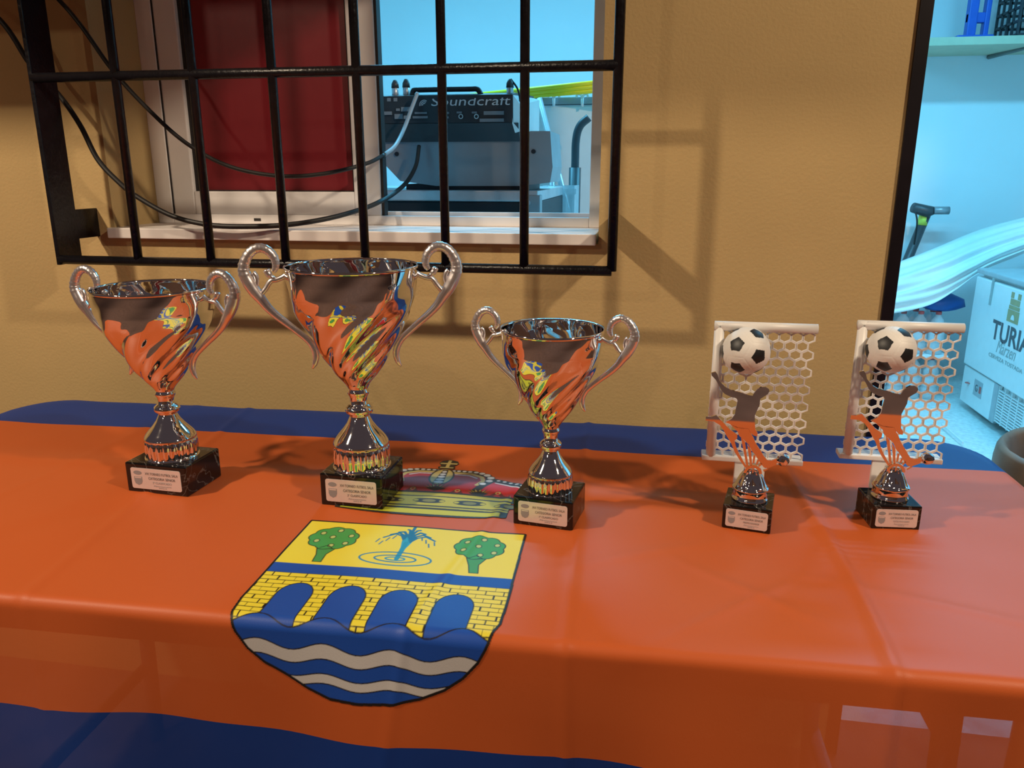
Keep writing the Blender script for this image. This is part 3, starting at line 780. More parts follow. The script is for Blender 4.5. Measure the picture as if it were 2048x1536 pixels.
# the flag
def grid_lines(lo, hi, fine, coarse_zones):
    xs = [lo]
    while xs[-1] < hi: xs.append(min(hi, xs[-1] + fine(xs[-1])))
    return xs
us = grid_lines(-HA - .19, HA + .19, lambda x: .005, None)
vs = grid_lines(-.36, 2 * HB + .17, lambda x: 0.003 if -.03 < x < .03 else .005, None)
V = []; UV = []
for v in vs:
    for u in us: V.append(cloth(u, v)); UV.append((u, v))
nu = len(us)
F_ = [(j * nu + i, j * nu + i + 1, (j + 1) * nu + i + 1, (j + 1) * nu + i) for j in range(len(vs) - 1) for i in range(nu - 1)]
flag = mesh_obj('flag_tablecloth', V, F_, M['flag'], None, True)
ul = flag.data.uv_layers.new(name='cloth')
li = np.zeros(len(flag.data.loops), dtype=np.int32); flag.data.loops.foreach_get('vertex_index', li)
ul.data.foreach_set('uv', np.array(UV, dtype=np.float32)[li].ravel())
tag(flag, 'orange flag with blue edge stripes and a printed crest spread over the table', 'flag')

# ------------------------------------------------------------------ print on the flag, painted on a fine grid of the cloth itself
class Canvas:
    def __init__(self, u0, u1, v0, v1, step, ss=3):
        self.u0, self.v0, self.step, self.ss = u0, v0, step, ss
        self.nu = int(round((u1 - u0) / step)) + 1; self.nv = int(round((v1 - v0) / step)) + 1
        h = step / ss
        self.U, self.Vv = np.meshgrid(u0 - step / 2 + h * (np.arange(self.nu * ss) + .5), v0 - step / 2 + h * (np.arange(self.nv * ss) + .5))
        self.rgb = np.zeros(self.U.shape + (3,), np.float32); self.a = np.zeros(self.U.shape, bool); self.h = h
    def win(self, x0, x1, y0, y1):
        i0 = max(0, int((x0 - self.U[0, 0]) / self.h) - 1); i1 = min(self.U.shape[1], int((x1 - self.U[0, 0]) / self.h) + 2)
        j0 = max(0, int((y0 - self.Vv[0, 0]) / self.h) - 1); j1 = min(self.U.shape[0], int((y1 - self.Vv[0, 0]) / self.h) + 2)
        return slice(j0, max(j0, j1)), slice(i0, max(i0, i1))
    def put(self, sl, mask, col, clip=None):
        if clip is not None: mask = mask & clip[sl]
        self.rgb[sl][mask] = col; self.a[sl] |= mask
    def inside(self, poly):
        P = np.array(poly); sl = self.win(P[:, 0].min(), P[:, 0].max(), P[:, 1].min(), P[:, 1].max())
        x, y = self.U[sl], self.Vv[sl]; m = np.zeros(x.shape, bool); n = len(P)
        for i in range(n):
            x1, y1 = P[i]; x2, y2 = P[(i + 1) % n]
            if y1 == y2: continue
            c = (y1 > y) != (y2 > y); m ^= c & (x < (x2 - x1) * (y - y1) / (y2 - y1) + x1)
        return sl, m
    def poly(self, poly, col, clip=None): sl, m = self.inside(poly); self.put(sl, m, col, clip)
    def mask(self, poly):
        M_ = np.zeros(self.U.shape, bool); sl, m = self.inside(poly); M_[sl] = m; return M_
    def line(self, pts, wd, col, clip=None, closed=False):
        pts = list(pts) + ([pts[0]] if closed else [])
        for (x1, y1), (x2, y2) in zip(pts[:-1], pts[1:]):
            sl = self.win(min(x1, x2) - wd, max(x1, x2) + wd, min(y1, y2) - wd, max(y1, y2) + wd)
            x, y = self.U[sl], self.Vv[sl]; dx, dy = x2 - x1, y2 - y1; L = dx * dx + dy * dy + 1e-12
            t = np.clip(((x - x1) * dx + (y - y1) * dy) / L, 0, 1)
            self.put(sl, (x - x1 - t * dx) ** 2 + (y - y1 - t * dy) ** 2 < (wd / 2) ** 2, col, clip)
    def ell(self, cx, cy, rx, ry, col, clip=None, rot=0.0):
        n = 28; c, s = math.cos(rot), math.sin(rot)
        self.poly([(cx + rx * math.cos(2 * PI * i / n) * c - ry * math.sin(2 * PI * i / n) * s, cy + rx * math.cos(2 * PI * i / n) * s + ry * math.sin(2 * PI * i / n) * c) for i in range(n)], col, clip)
    def build(self, name, parent, lift):
        s = self.ss; A = self.a.reshape(self.nv, s, self.nu, s).mean((1, 3))
        W = self.a[..., None]; R = (self.rgb * W).reshape(self.nv, s, self.nu, s, 3).sum((1, 3)) / np.maximum(1, W.reshape(self.nv, s, self.nu, s, 1).sum((1, 3)))
        keep = A > .45
        idx = -np.ones((self.nv, self.nu), int); V = []; C_ = []
        for j in range(self.nv):
            for i in range(self.nu):
                if keep[j, i]:
                    idx[j, i] = len(V); V.append(cloth(self.u0 + i * self.step, self.v0 + j * self.step, lift)); C_.append((*R[j, i], 1.0))
        q = np.stack([idx[:-1, :-1], idx[:-1, 1:], idx[1:, 1:], idx[1:, :-1]], -1).reshape(-1, 4)
        q = q[(q >= 0).all(1)]
        o = mesh_obj(name, V, [tuple(int(k) for k in r) for r in q], M['crest'], parent, True)
        ca = o.data.color_attributes.new('ink', 'FLOAT_COLOR', 'POINT')
        ca.data.foreach_set('color', np.array(C_, np.float32).ravel())
        return o
YEL = (0.80, 0.68, 0.05); BLU = (0.012, 0.075, 0.42); NAVY = BLU; GRY = (0.60, 0.58, 0.58); BLK = (0.012, 0.009, 0.008)
GRN = (0.060, 0.34, 0.080); GRN2 = GRN; WHT = (0.62, 0.64, 0.66); REDC = (0.45, 0.02, 0.025); AQU = (0.02, 0.22, 0.42)
cv = Canvas(-.118, .192, -.094, .240, .00078)
side = [(-.110, .232), (.183, .232), (.185, .06), (.184, .02), (.176, -.006), (.166, -.026), (.150, -.046), (.130, -.062), (.105, -.074), (.075, -.082), (.037, -.085), (.005, -.083), (-.020, -.074), (-.045, -.060), (-.068, -.049), (-.086, -.034), (-.098, -.016), (-.106, .004), (-.110, .035)]
S_ = cv.mask(side)
cv.poly(side, NAVY)
sin = math.sin
cv.poly([(-.12, .115), (.2, .115), (.2, .24), (-.12, .24)], YEL, S_)
cv.poly([(-.12, .093), (.2, .093), (.2, .115), (-.12, .115)], BLU, S_)
# bridge bricks
cv.poly([(-.12, -.012), (.2, -.012), (.2, .093), (-.12, .093)], BLK, S_)
rows = 12
for r in range(rows):
    y1 = .0922 - r * .0085; y0 = y1 - .0074
    for c in range(-1, 18):
        bw = .0205; x0 = -.118 + c * bw + (r % 2) * bw * .5 + .0004 * sin(r * 5 + c * 3)
        cv.poly([(x0, y0), (x0 + bw - .0013, y0 + .0003 * sin(c)), (x0 + bw - .0013, y1), (x0, y1)], YEL, S_)
# arches
for (cx_, wd) in ((-.055, .042), (.007, .042), (.066, .043), (.129, .043)):
    hw = wd / 2; arch = [(cx_ - hw, -.015), (cx_ - hw, .046)] + [(cx_ - hw * math.cos(PI * i / 12), .046 + .026 * math.sin(PI * i / 12)) for i in range(13)] + [(cx_ + hw, -.015)]
    cv.poly(arch, BLU, S_); cv.line(arch, .0014, BLK, S_)
# river
def wave(y, amp, ph=0): return [(-.12 + i * .0062, y + amp * math.cos((-.12 + i * .0062 - .0) / .0745 * 2 * PI + ph)) for i in range(52)]
def band(y, amp, col, ph=0):
    w_ = wave(y, amp, ph); cv.poly([(-.12, -.12)] + w_ + [(.21, -.12)], col, S_); cv.line(w_, .0014, BLK, S_)
band(.0, .0062, NAVY); band(-.0255, .005, GRY); band(-.042, .004, NAVY); band(-.058, .0034, GRY); band(-.069, .003, NAVY)
# orange trees
for (tx, ty, gc, lean) in ((-.061, .186, GRN, .001), (.131, .187, GRN2, .003)):
    tr = [(tx - .004 + lean, .122), (tx + .007 + lean, .122), (tx + .007, .142), (tx + .014, .160), (tx, .156), (tx - .012, .160), (tx - .005, .140)]
    cv.poly(tr, (0.065, 0.31, 0.080)); cv.line(tr, .0013, BLK, closed=True)
    lobes = []
    n = 54
    for i in range(n):
        a = 2 * PI * i / n; k = 1 + .10 * abs(math.sin(a * 4.5)) 
        lobes.append((tx + .030 * k * math.cos(a), ty + .029 * k * math.sin(a)))
    cv.poly(lobes, gc); cv.line(lobes, .0014, BLK, closed=True)
    for i, (dx, dy) in enumerate(((-.018, .012), (.002, .022), (.021, .009), (-.002, .003), (-.019, -.010), (.020, -.012), (.004, -.020))):
        cv.ell(tx + dx, ty + dy, .0042, .0050, BLK); cv.ell(tx + dx, ty + dy, .0031, .0038, (.50, .58, .20))
    cv.line([(tx - .008, .158), (tx + .001, .166), (tx + .009, .158)], .0012, BLK)
# fountain
FB = (0.012, 0.17, 0.36)
for (ex_, ey_, wd, pk) in ((-.033, .196, .0022, .214), (-.026, .205, .0026, .216), (-.017, .213, .0028, .219), (-.007, .222, .0026, .224), (.000, .229, .0030, .229), (.009, .222, .0026, .224), (.018, .212, .0028, .219), (.027, .203, .0026, .214), (.035, .195, .0022, .210)):
    P_ = [(.036, .146)]
    for t in (.2, .4, .6, .8, 1.0):
        yy_ = .146 + (pk - .146) * (1 - (1 - t) ** 2) - (pk - ey_) * max(0, (t - .7) / .3) ** 1.5
        P_.append((.036 + ex_ * t ** 2.2, yy_))
    cv.line(P_[:3], wd * 2.2, (0.03, 0.36, 0.58)); cv.line(P_[2:], wd * 1.45, FB)
cv.line([(.036, .142), (.036, .185)], .0062, (0.02, 0.30, 0.52))
for k in (-1, 1):
    for dd in ((.024, .196), (.030, .186), (.017, .203), (.036, .192)):
        cv.line([(.035 + k * dd[0], dd[1]), (.035 + k * (dd[0] + .0025), dd[1] - .009)], .0019, FB)
for (rx, ry, col) in ((.045, .0165, AQU), (.026, .0085, AQU), (.012, .004, (0.02, 0.30, 0.5))):
    n = 40; cv.line([(.034 + rx * math.cos(2 * PI * i / n), .142 + ry * math.sin(2 * PI * i / n)) for i in range(n)], .0026, col, closed=True)
cv.line(side, .0034, BLK, closed=True)
cv.build('crest_print', flag, .0007)

# crown above the shield
cw_ = Canvas(-.095, .170, .262, .492, .0009)
GLD = (0.46, 0.33, 0.05); GLD2 = (0.58, 0.47, 0.16); DRK = (0.035, 0.028, 0.020); OLV = (0.46, 0.43, 0.04)
cxc = .030
outl = [(cxc + .006, .440), (cxc + .045, .439), (cxc + .072, .430), (cxc + .084, .412), (cxc + .10, .408), (cxc + .128, .398), (cxc + .132, .36), (cxc + .115, .315), (cxc, .300), (cxc - .115, .315), (cxc - .132, .36), (cxc - .128, .398), (cxc - .10, .408), (cxc - .084, .412), (cxc - .072, .430), (cxc - .045, .439), (cxc - .006, .440)]
cw_.poly(outl, REDC); CM = cw_.mask(outl)
for s in (-1, 1):
    cw_.line([(cxc + s * x, y) for x, y in ((.006, .437), (.045, .436), (.070, .424), (.076, .405), (.066, .385), (.060, .365))], .013, DRK)
    cw_.line([(cxc + s * x, y) for x, y in ((.006, .430), (.042, .429), (.060, .419), (.065, .405), (.058, .388))], .0065, GLD2)
    cw_.line([(cxc + s * x, y) for x, y in ((.006, .4235), (.040, .422), (.053, .414))], .0035, WHT)
    cw_.line([(cxc + s * x, y) for x, y in ((.082, .410), (.105, .402), (.130, .390))], .013, DRK)
    cw_.line([(cxc + s * x, y) for x, y in ((.085, .400), (.105, .393), (.130, .381))], .0030, WHT)
    for i, (x, y, r) in enumerate(((.012, .4375, .0036), (.020, .4380, .0038), (.029, .4378, .0040), (.038, .4375, .0043), (.048, .4365, .0050), (.058, .4335, .0058), (.067, .428, .0066), (.0745, .4185, .0070), (.074, .4065, .0066), (.066, .394, .0062), (.088, .4095, .0036), (.098, .4065, .0038), (.108, .4025, .0038), (.118, .398, .0038), (.127, .393, .0038))):
        cw_.ell(cxc + s * x, y, r * 1.05, r * .95, DRK); cw_.ell(cxc + s * x, y, r * .82, r * .72, WHT)
# centre stem of the crown with pearls
cw_.ell(cxc - .002, .412, .0195, .033, DRK); cw_.ell(cxc - .002, .412, .0165, .030, GLD2)
cw_.poly([(cxc - .0105, .385), (cxc + .0065, .385), (cxc + .003, .440), (cxc - .006, .440)], DRK)
for i in range(5):
    y = .390 + i * .0105; cw_.ell(cxc - .002, y, .0078 - i * .0010, .0042, WHT)
# leaves and gems
for (gx, gy) in ((0.0, .366), (.067, .356), (-.067, .356), (.122, .335), (-.122, .335)):
    for k in range(9):
        a = PI * (.0 + k / 8.0); L = .026
        cw_.poly([(cxc + gx - .006 * math.sin(a), gy - .006), (cxc + gx + L * math.cos(a), gy + .004 + L * .62 * math.sin(a)), (cxc + gx + .006 * math.sin(a), gy - .004)], DRK)
        L = .021
        cw_.poly([(cxc + gx - .003 * math.sin(a), gy - .004), (cxc + gx + L * math.cos(a), gy + .003 + L * .62 * math.sin(a)), (cxc + gx + .003 * math.sin(a), gy - .003)], GLD2 if k % 2 else OLV)
    cw_.poly([(cxc + gx - .0155, gy), (cxc + gx, gy + .009), (cxc + gx + .0155, gy), (cxc + gx, gy - .011)], DRK)
    cw_.poly([(cxc + gx - .012, gy), (cxc + gx, gy + .006), (cxc + gx + .012, gy), (cxc + gx, gy - .008)], (.018, .026, .035))
for gx in (-.095, -.034, .034, .095):
    cw_.line([(cxc + gx - .02, .345), (cxc + gx - .008, .350), (cxc + gx, .366), (cxc + gx + .008, .350), (cxc + gx + .02, .342)], .006, (.13, .02, .012))
    cw_.ell(cxc + gx, .3615, .004, .005, GLD2); cw_.ell(cxc + gx, .3615, .0025, .0032, REDC)
# head band
def crv(y, sag, x0=-.128, x1=.120): return [(cxc + x0 + (x1 - x0) * i / 24, y + sag * (((x0 + (x1 - x0) * i / 24) / .125) ** 2)) for i in range(25)]
b1, b0 = crv(.350, -.012), crv(.318, -.002)
cw_.poly(crv(.354, -.010) + crv(.268, .010)[::-1], DRK)
cw_.poly(crv(.348, -.010) + crv(.338, -.008)[::-1], OLV)
cw_.poly(crv(.335, -.010) + crv(.305, -.004)[::-1], OLV)
cw_.poly(crv(.301, -.003) + crv(.297, -.003)[::-1], OLV)
cw_.poly(crv(.291, .000)[1:-1] + crv(.275, .006)[1:-1][::-1], (.52, .52, .03))
for k in range(-2, 3):
    x = cxc + k * .060 + .001; y = .321 - .008 * (k * .060 / .125) ** 2
    cw_.ell(x, y, .024, .0085, DRK); cw_.ell(x - .019, y, .004, .003, OLV); cw_.ell(x + .019, y, .004, .003, OLV); cw_.ell(x, y, .010, .0048, (.20, .19, .05))
# cross
cw_.poly([(cxc - .016, .445), (cxc + .010, .445), (cxc + .012, .452), (cxc + .008, .456), (cxc + .014, .468), (cxc + .010, .479), (cxc - .004, .485), (cxc - .016, .479), (cxc - .020, .468), (cxc - .014, .456), (cxc - .018, .452)], DRK)
cw_.poly([(cxc - .0055, .450), (cxc + .0005, .450), (cxc - .001, .482), (cxc - .006, .482)], GLD2)
cw_.poly([(cxc - .017, .470), (cxc + .011, .470), (cxc + .011, .465), (cxc - .017, .465)], GLD2)
cw_.poly([(cxc - .014, .452), (cxc + .008, .452), (cxc + .008, .4485), (cxc - .014, .4485)], GLD2)
cw_.build('crown_print', flag, .0008)

# ------------------------------------------------------------------ trophies
def plaque(parent, w_, h_, y, zc, lines, tilt=0.0):
    """rounded silver plate on the front (-y) face with crest and rows of lettering"""
    ol_ = rr_outline(w_ / 2, h_ / 2, .003, 4)
    p = MB().prism([(x, zc + z) for x, z in ol_], y - .0008, y + .002).build('plaque', M['plaque'], parent)
    yy = y - .0010
    # small crest at the left
    cx_ = -w_ * .36
    m = MB()
    m.add([(cx_ + w_ * .085 * math.cos(2 * PI * i / 20), yy, zc + h_ * .27 + h_ * .10 * math.sin(2 * PI * i / 20) ) for i in range(20)], [tuple(range(20))])
    m.build('crown_mark', M['ink_grey'], p)
    sh_ = [(-.08, .10), (.08, .10), (.082, -.12), (.06, -.24), (0, -.31), (-.06, -.24), (-.082, -.12)]
    MB().add([(cx_ + a * w_, yy, zc + b * h_ - .02 * h_) for a, b in sh_], [tuple(range(7))]).build('shield_mark', M['ink_grey'], p)
    MB().add([(cx_ + a * w_ * .8, yy - .0001, zc + b * h_ - .01 * h_) for a, b in ((-.085, .02), (.085, .02), (.085, .07), (-.085, .07))], [(0, 1, 2, 3)]).build('shield_stripe', M['plaque'], p)
    for (txt, zf, wf, sf, mk) in lines:
        place_text('lettering', txt, h_ * sf, (w_ * .12, yy + .0004, zc + h_ * zf), (1, 0, 0), (0, 0, 1), M[mk], p, width=w_ * wf, lift=.0006)
    return p
LINES = [('XVI TORNEO FUTBOL SALA', .20, .66, .17, 'ink'), ('CATEGORIA SENIOR', -.02, .54, .17, 'ink')]
def lines(third, bold=True):
    return LINES + [(third, -.21, .38, .14, 'ink' if bold else 'ink_grey'), ('Ajuntament', -.34, .36, .09, 'ink_grey'), ('2024', -.43, .16, .09, 'ink_grey')]

BOWL = [(0, 1.0), (.05, 1.0), (.22, .985), (.44, .955), (.64, .89), (.82, .80), (.98, .715), (1.13, .64), (1.30, .555), (1.45, .475), (1.58, .40), (1.70, .325), (1.80, .245), (1.88, .185), (1.95, .150)]
def interp(tab, t):
    for (a, b), (c, d) in zip(tab[:-1], tab[1:]):
        if t <= c: return b + (d - b) * (t - a) / (c - a)
    return tab[-1][1]
def cup(name, label, loc, rotz_base, rotz_cup, R, zr, zc, zf, base_w, base_d, base_h, plq, group=None):
    """zr, zc, zf: heights of rim, bowl foot and plinth top above the table"""
    root = thing(name, label, 'trophy', loc, 0)
    b = MB().bbox(-base_w / 2, base_w / 2, -base_d / 2, base_d / 2, 0, base_h, .0022, 2).build('marble_base', M['marble_black'], root, rotz=rotz_base)
    plaque(b, base_w * .82, base_h * .70, -base_d / 2, base_h * .50, plq)
    # foot: fluted drum, dome, ring and neck
    H = zc - zf
    fr_ = R * .47
    prof = [(.90, 0), (1.0, .006), (1.0, .03), (.955, .045), (.965, .07), (.985, .16), (.965, .26), (.93, .30), (.95, .315), (.93, .335), (.86, .375), (.74, .43), (.58, .50), (.44, .57), (.355, .635), (.325, .665), (.37, .68), (.45, .705), (.475, .735), (.46, .765), (.39, .79), (.315, .81), (.285, .85), (.30, .90), (.36, .94), (.375, .96), (.35, .985), (.30, 1.02)]
    pr_ = []
    for (a, c), (a2, c2) in zip(prof[:-1], prof[1:]):
        for k in range(3): pr_.append((fr_ * (a + (a2 - a) * k / 3), zf + H * (c + (c2 - c) * k / 3)))
    pr_.append((fr_ * prof[-1][0], zf + H * prof[-1][1]))
    def ffn(i, r, z, a):
        t = (z - zf) / H
        if .05 < t < .30: return r * (1 - .05 * (abs(math.cos(a * 11)) < .45) - .03 * (1 - abs(math.cos(a * 11))))
        if .33 < t < .60: return r * (1 + .012 * math.sin(a * 2 + t * 20) * math.sin(PI * (t - .33) / .27))
        return r
    MB().lathe(pr_, 132, ffn).build('foot', M['chrome'], root, True, rotz=rotz_cup)
    # bowl with swirling lobes
    hb = (zr - zc); N = 72; seg = 180; outer = []
    for i in range(N + 1):
        t = i / N; outer.append((R * interp(BOWL, t * 1.95), zr - hb * t))
    def lobe(t, a):
        nl = 8
        tw = 0.7 * t + 1.7 * t * t
        ph = (a + tw) * nl
        s = .5 + .5 * math.cos(ph)
        prof_ = 1 - (1 - s) ** 1.5
        amp = 0.0
        rip = .016 * math.cos(ph * 1.0) * math.sin(PI * min(1, max(0, (t - .03) / .30)))
        if t > .17: amp = min(1, (t - .17) / .22) * (1 if t < .80 else max(0, (1 - t) / .20))
        # arches: lobe tops start later between lobes
        amp *= min(1, max(0, (t - .17 - .16 * (1 - s)) / .16))
        return amp * (prof_ * .105 - .055) + rip
    def bfn(i, r, z, a):
        t = (zr - z) / hb; return r * (1 + lobe(max(0, min(1, t)), a))
    bm_ = MB()
    prof2 = [(r, z) for r, z in outer]
    inner = [(max(.001, r - .0016), z) for r, z in outer if z > zr - hb * .94]
    rim = [(R * .985, zr + .0006), (R * 1.004, zr + .0012), (R * 1.012, zr - .001), (R * 1.006, zr - .003)]
    full = inner[::-1] + rim + prof2
    nin = len(inner)
    bm_.lathe(full, seg, lambda i, r, z, a: bfn(i, r, z, a) if (i >= nin + 4 or i < nin) else r)
    bw = bm_.build('bowl', M['chrome'], root, True, rotz=rotz_cup)
    # handles
    HP = [(1.17, -.075), (1.135, -.02), (1.125, .06), (1.155, .16), (1.235, .245), (1.335, .28), (1.44, .25), (1.53, .16), (1.595, .02), (1.595, -.10), (1.535, -.25), (1.465, -.38), (1.38, -.50), (1.29, -.63), (1.165, -.76), (1.00, -.90), (.85, -1.03), (.715, -1.16), (.640, -1.29), (.622, -1.42), (.650, -1.53), (.690, -1.60)]
    HR = [.030, .042, .050, .055, .058, .058, .060, .064, .070, .078, .085, .080, .066, .056, .050, .046, .044, .044, .046, .044, .034, .014]
    for s in (0, PI):
        hm = MB()
        sp_ = spline([(x * R, 0, zr + z * R) for x, z in HP], 5)
        rr = []
        for i in range(len(sp_)):
            t = i / 5; k = min(int(t), len(HR) - 2); rr.append(1.22 * R * (HR[k] + (HR[k + 1] - HR[k]) * (t - k)) * (1 + (.07 * math.sin(i * 2.4) if i < 46 else 0)))
        hm.tube(sp_, rr, 10)
        hm.tube(spline([(x * R, 0, zr + z * R) for x, z in ((.95, -.10), (1.03, -.16), (1.13, -.20), (1.22, -.22), (1.30, -.33), (1.40, -.44))], 5), R * .040, 8)
        hm.tube(spline([(x * R, 0, zr + z * R) for x, z in ((1.12, -.20), (1.19, -.17), (1.25, -.10), (1.275, -.04))], 5), [R * .034] * 8 + [R * .050] * 5 + [R * .055, R * .05, R * .03], 8)
        hm.tube(spline([(x * R, 0, zr + z * R) for x, z in ((1.44, -.30), (1.42, -.20), (1.44, -.12), (1.47, -.09))], 4), R * .036, 8)
        hm.build('handle', M['chrome_soft'], root, True, rotz=rotz_cup + s)
    return root
# base centres from the corners on the cloth
zt = ZT + .0012
cup('silver_cup', 'wide silver trophy cup on black marble base standing at the grille plate end', (-.690, 1.003, zt), math.radians(-3), math.radians(-4), .0820, 1.040 - zt, .888 - zt, .044, .100, .085, .046, lines('3\u00ba CLASIFICADO', False))
cup('silver_cup', 'tallest silver trophy cup, its base touching the printed crown', (-.393, 1.008, zt), math.radians(-2), math.radians(16), .0885, 1.076 - zt, .904 - zt, .046, .092, .088, .048, lines('2\u00ba CLASIFICADO'))
cup('silver_cup', 'smallest silver trophy cup, between the printed crown and the football trophies', (-.116, .982, zt), math.radians(-8), math.radians(-10), .0668, 1.004 - zt, .870 - zt, .037, .082, .074, .041, lines('1\u00ba CLASIFICADO'))

# football trophies
BALLS = {}
def pentagon_ball(R, A, B, name, parent, loc):
    if name in BALLS:
        o = bpy.data.objects.new(name, BALLS[name]); COL.objects.link(o); o.parent = parent; o.location = loc; return o
    A = Vector(A).normalized(); B = Vector(B).normalized()
    e1 = (B - A * A.dot(B)).normalized(); e2 = A.cross(e1)
    ca, sa_ = 1 / math.sqrt(5), 2 / math.sqrt(5)
    C12 = [A, -A]
    for k in range(5):
        t = 2 * PI * k / 5
        C12.append(A * ca + (e1 * math.cos(t) + e2 * math.sin(t)) * sa_)
        t += PI / 5
        C12.append(-A * ca + (e1 * math.cos(t) + e2 * math.sin(t)) * sa_)
    bm = bmesh.new(); bmesh.ops.create_icosphere(bm, subdivisions=6, radius=1)
    rc = 0.345                                # circumradius of a black patch (radians)
    # seam directions: centres of the white hexagons are ico face centres
    for v in bm.verts:
        n = v.co.normalized()
        dots = sorted(((n.dot(c), i) for i, c in enumerate(C12)), reverse=True)
        edge = abs(dots[0][0] - dots[1][0])
        dent = 0
        if edge < .035 and dots[0][0] < .93: dent = .010 * (1 - edge / .035)
        v.co = n * R * (1 - dent)
    idx = []
    for f in bm.faces:
        n = f.calc_center_median().normalized()
        d0, i0 = max((n.dot(c), i) for i, c in enumerate(C12)); c = C12[i0]
        blk = 0
        ang = math.acos(min(1, d0))
        if ang < rc:
            nb = max(((x.dot(c), -j) for j, x in enumerate(C12) if j != i0)); x = C12[-nb[1]]
            f1 = (x - c * c.dot(x)).normalized(); f2 = c.cross(f1); p = n - c * d0
            th = math.atan2(p.dot(f2), p.dot(f1)) + PI / 5
            th = (th % (2 * PI / 5)) - PI / 5
            if ang * math.cos(th) < rc * math.cos(PI / 5): blk = 1
        idx.append(blk)
    bm.verts.index_update()
    V = [v.co.copy() for v in bm.verts]; F_ = [tuple(v.index for v in f.verts) for f in bm.faces]; bm.free()
    o = mesh_obj(name, V, F_, None, parent, True, loc, mats=[M['ball_white'], M['ball_black']], midx=idx)
    BALLS[name] = o.data
    return o

def zp(a, b):                                 # trace coordinates of the figure -> metres about the plinth axis
    return ((a - 735) * .16273 / 1475.0, (1405 - b) * .16273 / 1440.0)
FIG = {
 'figure_torso': [(170, 205), (215, 190), (240, 222), (262, 285), (300, 330), (340, 365), (400, 398), (455, 410), (500, 418), (570, 440), (650, 455), (662, 428), (675, 400), (700, 370), (740, 345), (785, 342), (820, 362), (830, 388), (815, 425), (770, 460), (737, 488), (736, 560), (716, 620), (695, 690), (703, 780), (716, 860), (745, 905), (745, 945), (700, 935), (660, 900), (640, 860), (560, 860), (500, 850), (430, 815), (372, 792), (440, 745), (470, 690), (478, 600), (488, 520), (470, 492), (415, 482), (340, 450), (300, 410), (262, 345), (225, 285), (175, 235)],
 'standing_leg': [(430, 815), (520, 845), (640, 855), (668, 910), (702, 960), (738, 1035), (795, 1115), (838, 1180), (880, 1232), (930, 1236), (985, 1208), (1010, 1240), (985, 1290), (900, 1335), (855, 1330), (800, 1262), (745, 1180), (700, 1130), (655, 1050), (600, 1000), (540, 950), (520, 900)],
 'trailing_leg': [(145, 735), (205, 735), (265, 712), (300, 750), (370, 820), (430, 880), (520, 940), (520, 990), (492, 1012), (520, 1100), (562, 1180), (612, 1260), (668, 1345), (640, 1345), (568, 1250), (508, 1160), (458, 1050), (398, 960), (350, 880), (310, 830), (240, 790), (145, 785)],
 'ray': [(560, 960), (612, 1020), (640, 1150), (680, 1330), (655, 1330), (610, 1150)],
}
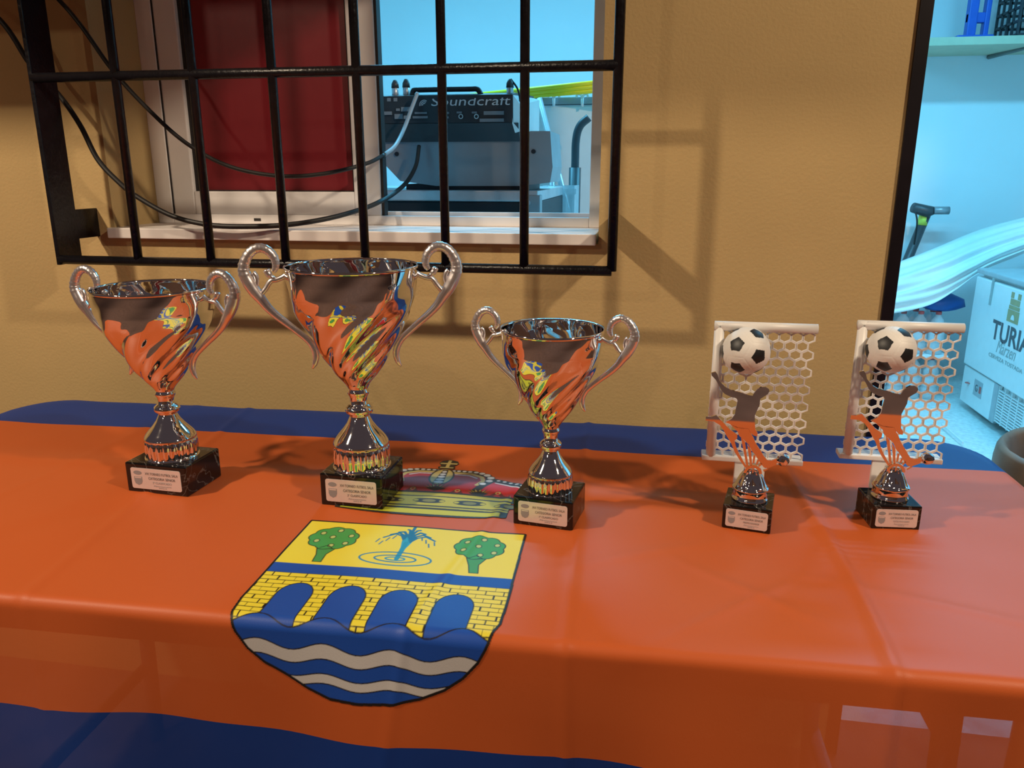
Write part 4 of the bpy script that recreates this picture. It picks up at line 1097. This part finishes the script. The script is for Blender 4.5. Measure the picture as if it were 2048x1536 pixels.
def football_trophy(name, label, loc, rotz, rot_goal, plq):
    root = thing(name, label, 'trophy', loc, 0)
    bh = .0335
    b = MB().bbox(-.031, .031, -.031, .031, 0, bh, .0018, 2).build('marble_base', M['marble_black'], root, rotz=rotz)
    plaque(b, .053, bh * .74, -.031, bh * .48, plq)
    pr_ = [(.0, bh), (.0235, bh), (.0235, bh + .003), (.0222, bh + .004), (.0222, bh + .014), (.0235, bh + .0155), (.0235, bh + .0175), (.0215, bh + .019), (.0195, bh + .0205), (.0175, bh + .026), (.0145, bh + .033), (.0118, bh + .038), (.0105, bh + .040), (.0105, bh + .044), (.0, bh + .0445)]
    MB().lathe(pr_, 72, lambda i, r, z, a: r * (1 + (.045 * math.sin(a * 13) if bh + .020 < z < bh + .037 else 0))).build('plinth', M['chrome'], root, True)
    # flat cut-out player
    zb = bh + .043
    fig = bpy.data.objects.new('player', None); COL.objects.link(fig); fig.parent = root; fig.rotation_euler = (math.radians(4.5), 0, rot_goal); fig.location = (0, .0060, 0)
    for nm, poly in FIG.items():
        MB().prism([(zp(*p)[0], zb + zp(*p)[1]) for p in poly], -.0125, -.0100).build(nm, M['chrome'], fig)
    for (p0, p1, p2, p3) in (((640, 1050), (690, 1120), (722, 1330), (700, 1330)), ((722, 1180), (748, 1185), (742, 1285), (722, 1285)), ((770, 1235), (795, 1245), (778, 1300), (760, 1295)), ((815, 1270), (835, 1285), (805, 1325), (790, 1315)), ((850, 1365), (900, 1330), (910, 1345), (860, 1385))):
        MB().prism([(zp(*p)[0], zb + zp(*p)[1]) for p in (p0, p1, p2, p3)], -.0125, -.0100).build('ray', M['chrome'], fig)
    arch = [(735 + 105 * math.cos(PI * i / 14), 1405 - 108 * math.sin(PI * i / 14)) for i in range(15)] + [(735 - 72 * math.cos(PI * i / 14), 1405 - 72 * math.sin(PI * i / 14)) for i in range(15)]
    MB().prism([(zp(*p)[0], zb - .001 + zp(*p)[1]) for p in arch], -.0130, -.0095).build('sun_arch', M['chrome'], fig)
    MB().prism([(zp(*p)[0], zb + zp(*p)[1]) for p in ((728, 1330), (742, 1330), (742, 1410), (728, 1410))], -.012, -.010).build('ray', M['chrome'], fig)
    bx_, bz_ = zp(1062, 1225)
    pb = Vector((bx_, -.011, zb + bz_))
    bm = bmesh.new(); bmesh.ops.create_icosphere(bm, subdivisions=2, radius=.0085); bm.verts.index_update()
    mesh_obj('kicked_ball', [v.co.copy() for v in bm.verts], [tuple(v.index for v in f.verts) for f in bm.faces], M['chrome'], fig, False, pb); bm.free()
    # goal behind the player
    gx0, gx1 = -.058, .070
    gz0, gz1 = bh + .048, bh + .048 + .186
    gy = .028
    goal = bpy.data.objects.new('goal', None); COL.objects.link(goal); goal.parent = root; goal.rotation_euler = (0, 0, rot_goal)
    MB().tube([(gx0 + .0055, gy, gz0), (gx0 + .0055, gy, gz1)], .0065, 14).build('post', M['white_plastic'], goal, True)
    MB().tube([(gx0 - .0010, gy, gz1 - .0055), (gx1, gy, gz1 - .0055)], .0065, 14).build('crossbar', M['white_plastic'], goal, True)
    MB().bbox(gx0 - .006, gx1 - .002, gy - .006, gy + .020, gz0 - .006, gz0 + .001, .0015).build('ground_bar', M['white_plastic'], goal)
    MB().bbox(-.020, .020, gy - .004, gy + .002, bh + .001, gz0 - .002, .001).build('stem_plate', M['white_plastic'], goal)
    # honeycomb net
    px_, pz_ = .01485, .0117
    net = MB()
    t_ = .0027; yA, yB_ = gy - .0015, gy + .0015
    hexo = [(0, 2 / 3), (.5, 1 / 3), (.5, -1 / 3), (0, -2 / 3), (-.5, -1 / 3), (-.5, 1 / 3)]
    nrow = 16
    for r in range(nrow):
        for c in range(9):
            cx_ = gx1 - .0095 - c * px_ - (r % 2) * px_ / 2 - .00006 * r
            cz_ = gz1 - .0175 - r * pz_
            if cx_ < gx0 + .006 or cz_ < gz0 + .002: continue
            O = [(cx_ + a * px_, cz_ + b * pz_) for a, b in hexo]
            I = [(cx_ + a * (px_ - t_) , cz_ + b * (pz_ - t_ * .95)) for a, b in hexo]
            O = [(x + (0.5 * t_ * .35 if a > 0 else -.5 * t_ * .35 if a < 0 else 0), z) for (x, z), (a, b) in zip(O, hexo)]
            V = [(x, yA, z) for x, z in O] + [(x, yA, z) for x, z in I] + [(x, yB_, z) for x, z in O] + [(x, yB_, z) for x, z in I]
            F_ = []
            for k in range(6):
                k2 = (k + 1) % 6
                F_ += [(k, k2, 6 + k2, 6 + k), (12 + k, 18 + k, 18 + k2, 12 + k2), (6 + k, 6 + k2, 18 + k2, 18 + k), (k, 12 + k, 12 + k2, k2)]
            net.add(V, F_)
    net.build('honeycomb_net', M['white_plastic'], goal)
    # football in the top corner
    Rb = .0305
    bc = Vector((gx0 + .0400, gy - .014, gz1 - .0345))
    toward = Vector((-.12, -.98, .16)).normalized(); rt = Vector((.99, -.12, 0)); upb = rt.cross(-toward).normalized(); rt = (-toward).cross(upb).normalized()
    tov = lambda x, y: rt * x + upb * y + toward * math.sqrt(max(0, 1 - x * x - y * y))
    pentagon_ball(Rb, tov(-.40, .29), tov(.53, -.155), 'football', goal, bc)
    return root
football_trophy('football_trophy', 'football trophy with chrome player and honeycomb goal, seen wholly against the ochre wall', (.150, 1.012, zt), math.radians(-11), math.radians(-1), lines('MAXIMO GOLEADOR'))
football_trophy('football_trophy', 'football trophy with chrome player and honeycomb goal, beside the doorway edge', (.337, 1.050, zt), math.radians(5), math.radians(-1), lines('PORTERO MENOS GOLEADO', False))
